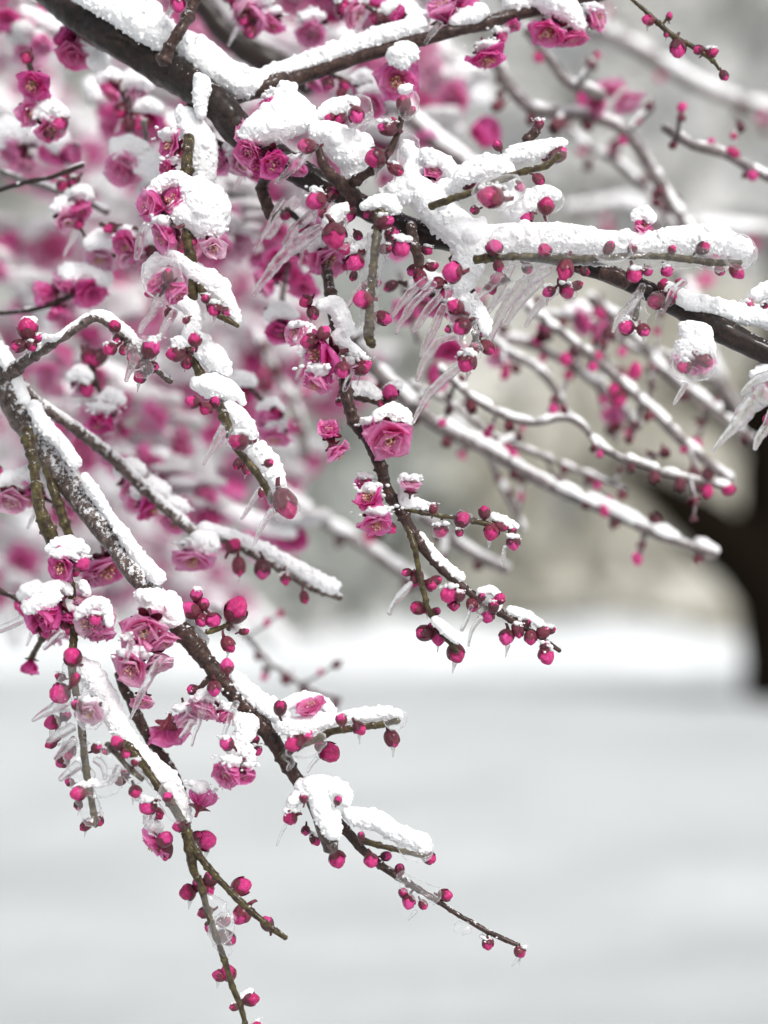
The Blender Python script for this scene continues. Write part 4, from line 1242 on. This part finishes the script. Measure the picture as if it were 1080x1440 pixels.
G.buds([(430, 424, 22, 200, 'p'), (440, 440, 18, -60, 'd'), (436, 480, 24, 190, 'p', dict(d=.985)), (455, 468, 20, 60, 'd', dict(d=.98)), (482, 520, 27, -100, 'd', dict(d=.98)), (506, 516, 25, 0, 'd'), (514, 512, 20, 20, 'p'), (549, 553, 26, 90, 'p', dict(d=1.03)), (534, 566, 14, -60, 'd', dict(d=1.03)), (477, 566, 13, -80, 'd', dict(d=1.02)),
        (609, 715, 18, 80, 'd'), (620, 746, 27, -90, 'p', dict(glaze=True)), (650, 731, 26, 60, 'd', G1), (646, 748, 14, -90, 'd'), (681, 721, 18, 100, 'd'), (691, 748, 26, -100, 'p'), (704, 740, 17, 0, 'd'), (722, 762, 24, -80, 'p'), (720, 748, 16, 60, 'd'), (548, 742, 20, -40, 'd'),
        (572, 805, 16, 190, 'd'), (586, 813, 19, -120, 'd'), (606, 822, 22, -40, 'd'), (612, 817, 14, 20, 'd'), (588, 855, 23, 180, 'd'), (600, 858, 15, -60, 'd'), (612, 860, 14, 10, 'd'), (598, 890, 25, 190, 'd'), (617, 893, 25, -100, 'p'), (608, 882, 14, 90, 'd'), (641, 918, 27, -70, 'p'), (638, 908, 16, 90, 'd'),
        (632, 836, 29, 190, 'p', dict(d=.985)), (646, 838, 18, 60, 'd', dict(d=.985)), (638, 850, 17, -90, 'p'), (664, 850, 19, -90, 'd'), (677, 840, 15, 80, 'd', dict(d=.985)), (686, 866, 24, -110, 'p'), (703, 842, 20, 60, 'p', dict(d=.985)), (694, 852, 18, 90, 'd', dict(d=.985)),
        (712, 896, 27, -110, 'p'), (728, 884, 22, -90, 'd'), (746, 896, 20, -90, 'd'), (740, 876, 14, 60, 'd'), (764, 888, 20, 40, 'd'), (773, 886, 16, 20, 'd'), (768, 922, 26, -80, 'p'), (767, 910, 17, 90, 'd'), (535, 620, 20, 180, 'p')])
for q in ([(578, 818, 4, .99), (566, 832, 6, .99), (556, 846, 5, .99), (549, 862, 4, .99)],
          [(664, 850, 3, .99), (656, 870, 3, .99), (648, 886, 3, .99)],
          [(676, 868, 4, .99), (664, 886, 3, .99), (658, 908, 2, .99)],
          [(496, 522, 5, .985), (489, 536, 5, .985), (484, 550, 3, .985)],
          [(712, 768, 3, 1.0), (708, 782, 3, 1.0), (706, 794, 2, 1.0)],
          [(690, 838, 9, .99), (684, 852, 8, .99), (672, 862, 5, .99)]):
    G.ice(q)

# ================================================================== icicles at the right edge, and the bare hanging twig
R = Branch('ice sheathed twig with a fat white icicle hanging at the right edge', 1110, 500, 1.0)
R.wood([(1125, 505, 9), (1104, 530, 8), (1094, 570, 7), (1092, 610, 6)], 'bark_mid')
R.snow([(1064, 528, 9), (1080, 520, 13), (1100, 516, 14)])
R.buds([(1082, 556, 20, 200, 'd'), (1084, 588, 24, 200, 'p'), (1092, 604, 20, -60, 'd')])
R.ice([(1092, 545, 14, .98), (1070, 556, 16, .98), (1048, 580, 13, .98), (1028, 604, 8, .98), (1014, 620, 5, .98), (1002, 636, 2.5, .98)])
R.ice([(1086, 580, 8, .98), (1076, 602, 7, .98), (1067, 618, 6, .98), (1062, 632, 4, .98)])
R.ice([(1084, 530, 8, .99), (1062, 538, 8, .99), (1044, 556, 4, .99)])

T = Branch('bare thin twig with five pink buds hanging in the top right corner', 880, -5, 1.03)
T.wood([(870, -18, 2.2), (905, 14, 3), (930, 38, 3.5), (952, 54, 3.5), (975, 66, 3.5), (1000, 84, 3), (1012, 98, 2)], 'twig')
T.wood([(930, 36, 2), (937, 28, 2), (940, 22, 2)], 'twig')
T.buds([(912, 28, 19, 180, 'p'), (941, 23, 13, 80, 'p'), (937, 48, 10, -80, 'd'), (953, 68, 25, -90, 'p'), (983, 70, 16, 190, 'd'), (1000, 74, 16, 10, 'p'), (1018, 106, 17, -70, 'd')])

# ================================================================== branches out of focus
def soft(label, d, pts, wr, sr, bud_every=38, bsz=20, mat_='twig_far', dy=None, blossoms=(), lumps=(), buds=(), seed=1):
    d = 1 + (d - 1) * 1.3
    b = Branch(label, pts[0][0], pts[0][1], d, group='blurred plum branches behind', far=True)
    b.wood([(x, y, wr) for x, y in pts], mat_, 'twig', 10)
    rs = random.Random(seed)
    sp = spline([(x, y, 0, 0) for x, y in pts], max(8, sr * 1.3))
    if sr:
        off = (dy if dy is not None else sr * 0.5)
        k = 0
        while k < len(sp) - 1:                      # the snow lies in lengths with gaps between
            n_ = rs.randrange(3, 9)
            q = sp[k:k + n_]
            if len(q) > 1:
                b.snow([(u[0], u[1] - off + rs.uniform(-.15, .15) * sr, sr * rs.uniform(0.42, 0.92)) for u in q])
            k += n_ + rs.choice((0, 0, 1))
    if sr and bud_every:
        for k in range(2, len(sp) - 2, 6):
            x, y = sp[k][:2]
            an, L = math.radians(rs.choice((-35, -60, -100, 30, 70)) + rs.uniform(-15, 15)), rs.uniform(22, 60)
            ex, ey = x + L * math.cos(an), y - L * math.sin(an)
            dd = d + rs.uniform(-.02, .02)
            b.wood([(x, y, wr * .6, d), ((x + ex) / 2 + rs.uniform(-4, 4), (y + ey) / 2, wr * .5, dd), (ex, ey, wr * .35, dd)], mat_, 'twig', 8)
            if rs.random() < .7:
                b.snow([(x + (ex - x) * t, y + (ey - y) * t - wr * .6, sr * .42, dd) for t in (.2, .5, .8)])
            for t in (.6, 1.0):
                b.bud(x + (ex - x) * t + rs.uniform(-4, 4), y + (ey - y) * t + rs.uniform(-3, 6), rs.uniform(.55, .95) * bsz, rs.uniform(-150, -30), rs.choice('pd'), dd)
    s = spline([(x, y, 0, 0) for x, y in pts], 4)
    if bud_every:
        k = rs.randrange(3, 9)
        while k < len(s):
            x, y = s[k][:2]
            sgn = rs.choice((1, 1, 1, -1))
            b.bud(x + rs.uniform(-6, 6), y + sgn * (wr + 6), rs.uniform(0.6, 1.05) * bsz, -90 * sgn + rs.uniform(-40, 40), rs.choice('pddd'))
            k += int(rs.uniform(0.9, 2.4) * bud_every / 4)
    for q in buds:
        b.bud(*q)
    for q in blossoms:
        b.blossom(*q)
    b.far = False
    for x, y, w_, h_ in lumps:
        h2 = h_ * .5
        n_ = max(3, int(w_ / h2 / .8))
        b.snow([(x - w_ * .5 + h2 * .8 + (w_ - h2 * 1.6) * i / (n_ - 1), y + rs.uniform(-.15, .15) * h2 + h2 * .5 * (2 * i / (n_ - 1) - 1) ** 2, h2 * rs.uniform(.8, 1.05)) for i in range(n_)], vox=0.0006)
    b.far = True
    return b

soft('thick snow roll of a branch sloping to the lower right above the beige thicket', 1.15, [(470, 450), (520, 510), (570, 560), (620, 600), (690, 635), (760, 676), (850, 716), (930, 752), (1006, 780)], 9, 14, 44, 20, seed=3)
soft('wavy snowy twig with pink buds behind the centre branch', 1.11, [(620, 520), (660, 556), (700, 580), (745, 594), (790, 588), (815, 596), (850, 632), (910, 656), (960, 672), (1022, 684)], 5, 8.5, 34, 19, seed=4,
     buds=((1024, 688, 18, 0, 'p'), (995, 690, 22, -90, 'p')))
soft('snowy twig curving down under the right part of the long upper limb', 1.15, [(740, 430), (790, 470), (835, 505), (880, 545), (925, 585), (970, 630), (1025, 676)], 7, 10, 30, 22, seed=5,
     buds=((870, 560, 30, -90, 'p'), (795, 505, 22, -90, 'p'), (840, 503, 20, 90, 'p'), (893, 522, 20, 90, 'p')))
soft('short blurred snowy twig bent like a hook right of the pale icicles', 1.18, [(680, 470), (720, 500), (755, 520), (780, 550), (798, 590)], 6, 11, 34, 18, seed=6)
soft('loose bent snowy twig with icy blossom crossing the grey wood at upper right', 1.19, [(690, 70), (715, 120), (745, 150), (790, 160), (835, 165), (880, 188), (915, 235), (945, 285), (975, 330), (1000, 372)], 8, 11, 46, 24, seed=7,
     blossoms=((838, 148, 56, 160, 'i'), (882, 142, 54, -60, 'i'), (858, 122, 50, 90, 'i')))
soft('snow lined twig entering from the right edge above the horizontal snow twig', 1.12, [(934, 182), (975, 205), (1015, 216), (1050, 235), (1100, 262)], 7, 9, 40, 18, seed=8, buds=((1058, 246, 22, -90, 'p'), (1028, 216, 22, 0, 'p')))
soft('grey blurred twig dropping from the upper fork behind the icy blossom', 1.18, [(740, 40), (775, 85), (800, 115), (850, 135)], 8, 9, 60, 20, seed=9)
soft('thin dark twig with a snow line ending below the pink pair at left edge', 1.06, [(-20, 274), (40, 256), (80, 247), (117, 232)], 3.6, 5, 0, mat_='bark', seed=10)
soft('soft snowy twig running under the thin dark twig at left edge', 1.10, [(-20, 236), (30, 252), (80, 268), (120, 284), (150, 298)], 5, 8, 0, mat_='twig_far', seed=11)
soft('thin dark twig carrying three pink blossoms under one snow hood at left', 1.08, [(-20, 442), (50, 434), (90, 420), (130, 402), (150, 392)], 3.6, 4, 0, mat_='bark', seed=12,
     blossoms=((96, 398, 42, 120, 'c'), (62, 412, 46, 200, 'c'), (130, 412, 50, -60, 'o'), (82, 440, 36, -90, 'c')), lumps=((122, 382, 70, 30), (100, 376, 40, 18)))
soft('dark blurred limb passing behind the snowy fork at top', 1.2, [(270, -10), (310, 40), (345, 70), (390, 92), (440, 120)], 16, 0, 0, mat_='bark', seed=13)
soft('pale snow roll of a twig behind the two bud tips of the centre branch', 1.22, [(590, 725), (625, 752), (665, 780), (712, 802)], 9, 14, 60, 16, seed=14)
soft('faint snowy twig behind the end of the hanging snow chain', 1.28, [(380, 690), (430, 720), (480, 750), (545, 790), (600, 830)], 8, 13, 40, 26, seed=15)
soft('faint twig with red buds below the long frosted limb at centre left', 1.2, [(300, 850), (340, 890), (380, 930), (430, 965), (480, 985)], 4, 5, 30, 18, seed=16)
soft('twig with drooping snowy loop behind the two icicles at right', 1.2, [(830, 420), (880, 460), (930, 520), (985, 560), (1060, 620)], 7, 11, 40, 20, seed=17)
soft('blurred upright snow loop between the wavy twig and the centre branch', 1.22, [(640, 590), (680, 630), (700, 670), (720, 710), (735, 745)], 5, 8, 50, 18, seed=18)
soft('white blurred twig rising behind the big snow mass of the upper limb', 1.2, [(560, 150), (600, 190), (650, 230), (690, 260)], 10, 20, 0, seed=19, blossoms=((678, 186, 56, 0, 'c'), (600, 190, 40, -90, 'c')))
soft('blossoming twig with a snow hood at far left above the thin dark twig', 1.12, [(-20, 200), (30, 205), (75, 200), (110, 205)], 5, 6, 0, mat_='bark_mid', seed=20,
     blossoms=((18, 212, 52, 200, 'c'), (78, 214, 46, -90, 'o'), (100, 216, 34, 0, 'c'), (38, 232, 40, -90, 'i')), lumps=((40, 184, 110, 40), (10, 178, 60, 40)))
soft('crinkled blossom under a round snow hood left of the hanging snow chain', 1.07, [(200, 170), (205, 200), (190, 220)], 4, 0, 0, mat_='twig_far', seed=21,
     blossoms=((176, 236, 58, -110, 'i', None, 50), (186, 240, 40, -60, 'i')), lumps=((182, 204, 54, 36), (206, 226, 20, 40)))
soft('frilly blossom wearing snow on its right side below the top left limb', 1.06, [(150, 20), (140, 40), (118, 52)], 4, 0, 0, mat_='twig_far', seed=22,
     blossoms=((104, 74, 56, -110, 'i', None, 40), (92, 52, 40, 150, 'c'), (118, 60, 40, 0, 'i')), lumps=((128, 50, 34, 40), (110, 28, 36, 22), (138, 76, 18, 30)))
soft('loose petals and pale blossoms behind the icicles left of centre', 1.1, [(420, 330), (410, 360), (400, 400), (395, 440)], 4, 0, 0, mat_='twig_far', seed=23,
     blossoms=((398, 372, 64, -120, 'o'), (440, 352, 52, -60, 'i'), (374, 396, 46, 200, 'c'), (426, 404, 50, -90, 'o'), (560, 350, 40, -60, 'c'), (440, 250, 34, -60, 'c')))
soft('round blurred blossom pair behind the green vertical twig', 1.18, [(560, 380), (575, 430), (590, 480)], 4, 0, 0, mat_='twig_far', seed=24,
     blossoms=((574, 440, 46, -90, 'o'), (635, 490, 56, -90, 'o'), (612, 530, 40, 0, 'c')))
soft('blurred pink blossom pair above the wavy snowy twigs at right', 1.2, [(800, 420), (820, 450)], 5, 0, 0, mat_='twig_far', seed=25,
     blossoms=((820, 450, 46, -150, 'c'), (846, 466, 38, -30, 'c')), lumps=((812, 432, 40, 20),))

soft('dense budded snowy twig filling the space under the pale icicles', 1.22, [(640, 440), (690, 470), (750, 486), (810, 520), (860, 560), (900, 600)], 6, 9, 26, 22, seed=31,
     blossoms=((700, 500, 40, -90, 'i'), (860, 580, 36, -90, 'c')))
soft('thin frosted twig with tight red buds between the wavy twig and the thick snow roll', 1.17, [(580, 540), (640, 572), (700, 616), (760, 640), (830, 668), (880, 690)], 4, 6, 30, 18, seed=41)
soft('thin frosted twig forking below the horizontal twig toward the dark trunk', 1.2, [(760, 440), (830, 452), (890, 490), (940, 500), (1010, 540)], 4, 6.5, 30, 18, seed=42)
soft('thin frosted twig hanging steeply beside the hooked snowy twig', 1.24, [(830, 440), (850, 500), (846, 560), (868, 620)], 4, 6.5, 30, 20, seed=43)
soft('frosted twig arching over the grey wood behind the upper bud twig', 1.3, [(780, 160), (830, 210), (870, 230), (930, 290), (960, 350)], 5, 9, 50, 22, seed=44)
soft('faint grey snowy twig slanting above the loose bent twig at upper right', 1.5, [(700, -20), (790, 30), (880, 60), (980, 120), (1090, 160)], 9, 14, 70, 22, seed=32)
soft('very soft white twig crossing low under the right snow lined twig', 1.6, [(800, 300), (880, 290), (960, 320), (1090, 330)], 10, 16, 70, 20, seed=33)
soft('dim snowy twig hanging straight down beside the dark trunk', 1.45, [(950, 380), (985, 450), (1005, 520), (1040, 580)], 8, 12, 50, 24, seed=34)
soft('vertical dark thin twigs under the top left limb', 1.25, [(196, 90), (194, 130), (197, 185), (192, 230)], 3.5, 0, 0, mat_='bark', seed=35, blossoms=((190, 190, 34, -90, 'c'), (205, 186, 30, -60, 'c')))
soft('soft drooping snowy twig left of the centre branch', 1.3, [(360, 470), (390, 530), (420, 580), (430, 640)], 6, 10, 36, 26, seed=36, blossoms=((372, 540, 34, -90, 'c'), (410, 600, 36, -90, 'c'), (330, 690, 40, -90, 'c'), (300, 610, 40, -60, 'o')))

rt = random.Random(21)
near = [('small snow capped pink cluster below the left edge of the top limb', 60, 110, 1.07), ('pink flowered twig between the crinkled blossom and the thin dark twig', 120, 280, 1.09),
        ('twig of pink flowers right of the upper part of the snow chain', 320, 230, 1.06), ('twig of pink flowers and ice left of the green vertical twig', 430, 330, 1.05),
        ('flowered twig directly behind the lower end of the arching twig', 150, 540, 1.1), ('drooping pink twig between the snow chain end and the centre branch', 360, 560, 1.12),
        ('flowering twig peeping above the brown limb of the upper fork', 480, 20, 1.08), ('pink twig below the upper fork and above the snow cluster', 470, 130, 1.1),
        ('pink twig at the left edge beside the paired green twigs', 20, 700, 1.06), ('pink twig right of the paired green twigs', 190, 690, 1.1),
        ('pink flowered twig at the left edge beside the drooping cluster', 10, 860, 1.05), ('small pink twig just below the crinkled blossom', 170, 350, 1.08),
        ('budded pink twig behind the ragged blossoms of the centre branch', 400, 470, 1.08), ('pale pink twig just right of the top left frilly blossom', 170, 120, 1.12),
        ('pink twig high behind the fork right of the leaning brown twig', 330, 20, 1.09), ('budded snowy twig under the middle of the long upper limb', 590, 430, 1.06)]
for k, (lb, x, y, d) in enumerate(near):
    an = math.radians(rt.uniform(-80, -20))
    L = rt.uniform(70, 120)
    pts = [(x - 25 + L * t * math.cos(an) + rt.uniform(-6, 6), y - 35 - L * t * math.sin(an)) for t in (0, .35, .7, 1)]
    b = Branch(lb, pts[0][0], pts[0][1], d, group='pink twigs just behind the sharp branches', far=False)
    b.wood([(q[0], q[1], 4.5 - .8 * i) for i, q in enumerate(pts)], 'bark_mid')
    for i in range(3):
        q = pts[i + 1]
        sz = rt.uniform(38, 56)
        bx, by = q[0] + rt.uniform(-22, 22), q[1] + rt.uniform(-4, 22)
        b.blossom(bx, by, sz, rt.uniform(-150, -30), rt.choice('oicii'), d + rt.uniform(-.01, .01))
        if rt.random() < .75:
            w_ = sz * .30
            b.snow([(bx - w_ * 1.1, by - sz * .42, w_ * .7), (bx, by - sz * .55, w_), (bx + w_ * 1.1, by - sz * .42, w_ * .7)], vox=0.0006)
    for i in range(6):
        q = pts[rt.randrange(4)]
        b.bud(q[0] + rt.uniform(-14, 14), q[1] + rt.uniform(-6, 16), rt.uniform(15, 25), rt.uniform(-160, -20), rt.choice('pd'))
    if rt.random() < .6:
        q = pts[2]
        b.ice([(q[0], q[1] + 6, 5), (q[0] - 10, q[1] + 24, 4), (q[0] - 20, q[1] + 46, 1.6)])

# the hanging curtain of blossoms further back: each branch with its own snow and flowers
places = ['upper left', 'left of the frilly blossom', 'under the top limb', 'behind the snow chain', 'beyond the arching twig', 'left edge', 'behind the frosted limb', 'over the far lawn']
words = ['pale', 'dense', 'ragged', 'drooping', 'broad', 'faint', 'deep pink', 'snow heavy', 'sparse', 'thin', 'tangled', 'forked', 'soft', 'low', 'dim', 'long', 'short', 'crooked', 'bushy', 'misty', 'wide', 'loose', 'small', 'full', 'washed out', 'hazy', 'hanging', 'leaning', 'narrow', 'spread', 'light', 'dark pink', 'half hidden', 'snow choked', 'shadowy', 'slanting', 'icy', 'clumped', 'pink flecked', 'steep', 'flat', 'remote', 'flowery', 'matted', 'knotted', 'twisted', 'frosted', 'white laden']
anchors = []
rs = random.Random(99)
rows = []
for k in range(46):
    x0 = -70 + 480 * ((k * 0.7549) % 1.0)
    y0 = -80 + 880 * ((k * 0.5698) % 1.0)
    rows.append((x0 - y0 * 0.12, y0, 1.18 + 1.0 * ((k * 0.618) % 1.0)))
for k in range(8):
    rows.append((rs.uniform(380, 600), -70 + 40 * k, rs.uniform(1.25, 1.7)))
nms = ['at the top left corner', 'under the top left limb', 'at the left edge', 'left of the snow chain', 'behind the snow chain', 'right of the snow chain', 'behind the arching twig', 'below the arching twig', 'above the lower limb', 'behind the lower left cluster', 'behind the upper fork']
for k, (x0, y0, d) in enumerate(rows):
    dx, dy_ = rs.uniform(90, 190), rs.uniform(60, 170)
    pts = [(x0 + dx * t + rs.uniform(-10, 10), y0 + dy_ * t + 14 * math.sin(4 * t + k)) for t in (0, .25, .5, .75, 1)]
    mx, my = pts[2]
    if my > 780:
        nm = 'behind the lower left cluster'
    elif mx < 110 and my < 120:
        nm = 'at the top left corner'
    elif mx < 110:
        nm = 'at the left edge'
    elif my < 170:
        nm = 'under the upper fork' if mx > 330 else 'under the top left limb'
    elif my < 420:
        nm = 'left of the snow chain' if mx < 210 else ('behind the snow chain' if mx < 320 else 'right of the snow chain')
    elif my < 600:
        nm = 'behind the arching twig' if mx < 260 else 'left of the centre branch'
    else:
        nm = 'above the frosted lower limb'
    b = Branch('%s blurred twig of pink blossoms and snow %s' % (words[k % 48], nm), pts[0][0], pts[0][1], d, group='blurred blossom twigs far behind', far=True)
    b.wood([(x, y, 6 / d) for x, y in pts], 'twig_far', 'twig', 8)
    b.snow([(x, y - 8, rs.uniform(10, 22)) for x, y in pts])
    for j in range(rs.randrange(13, 19)):
        t = rs.random()
        i = min(3, int(t * 4))
        u = t * 4 - i
        x = pts[i][0] * (1 - u) + pts[i + 1][0] * u + rs.uniform(-30, 30)
        y = pts[i][1] * (1 - u) + pts[i + 1][1] * u + rs.uniform(-14, 44)
        s = rs.uniform(34, 60)
        if x > 640 - max(0, y - 150) * 0.35 or y > 850:
            continue
        b.blossom(x, y, s, rs.uniform(-150, -30), rs.choice('ociii'), d + rs.uniform(-.03, .03))
        if rs.random() < 0.6:
            b.lump(x + rs.uniform(-8, 8), y - s * 0.45, s * rs.uniform(1.0, 1.7), s * rs.uniform(0.5, 0.95), d)
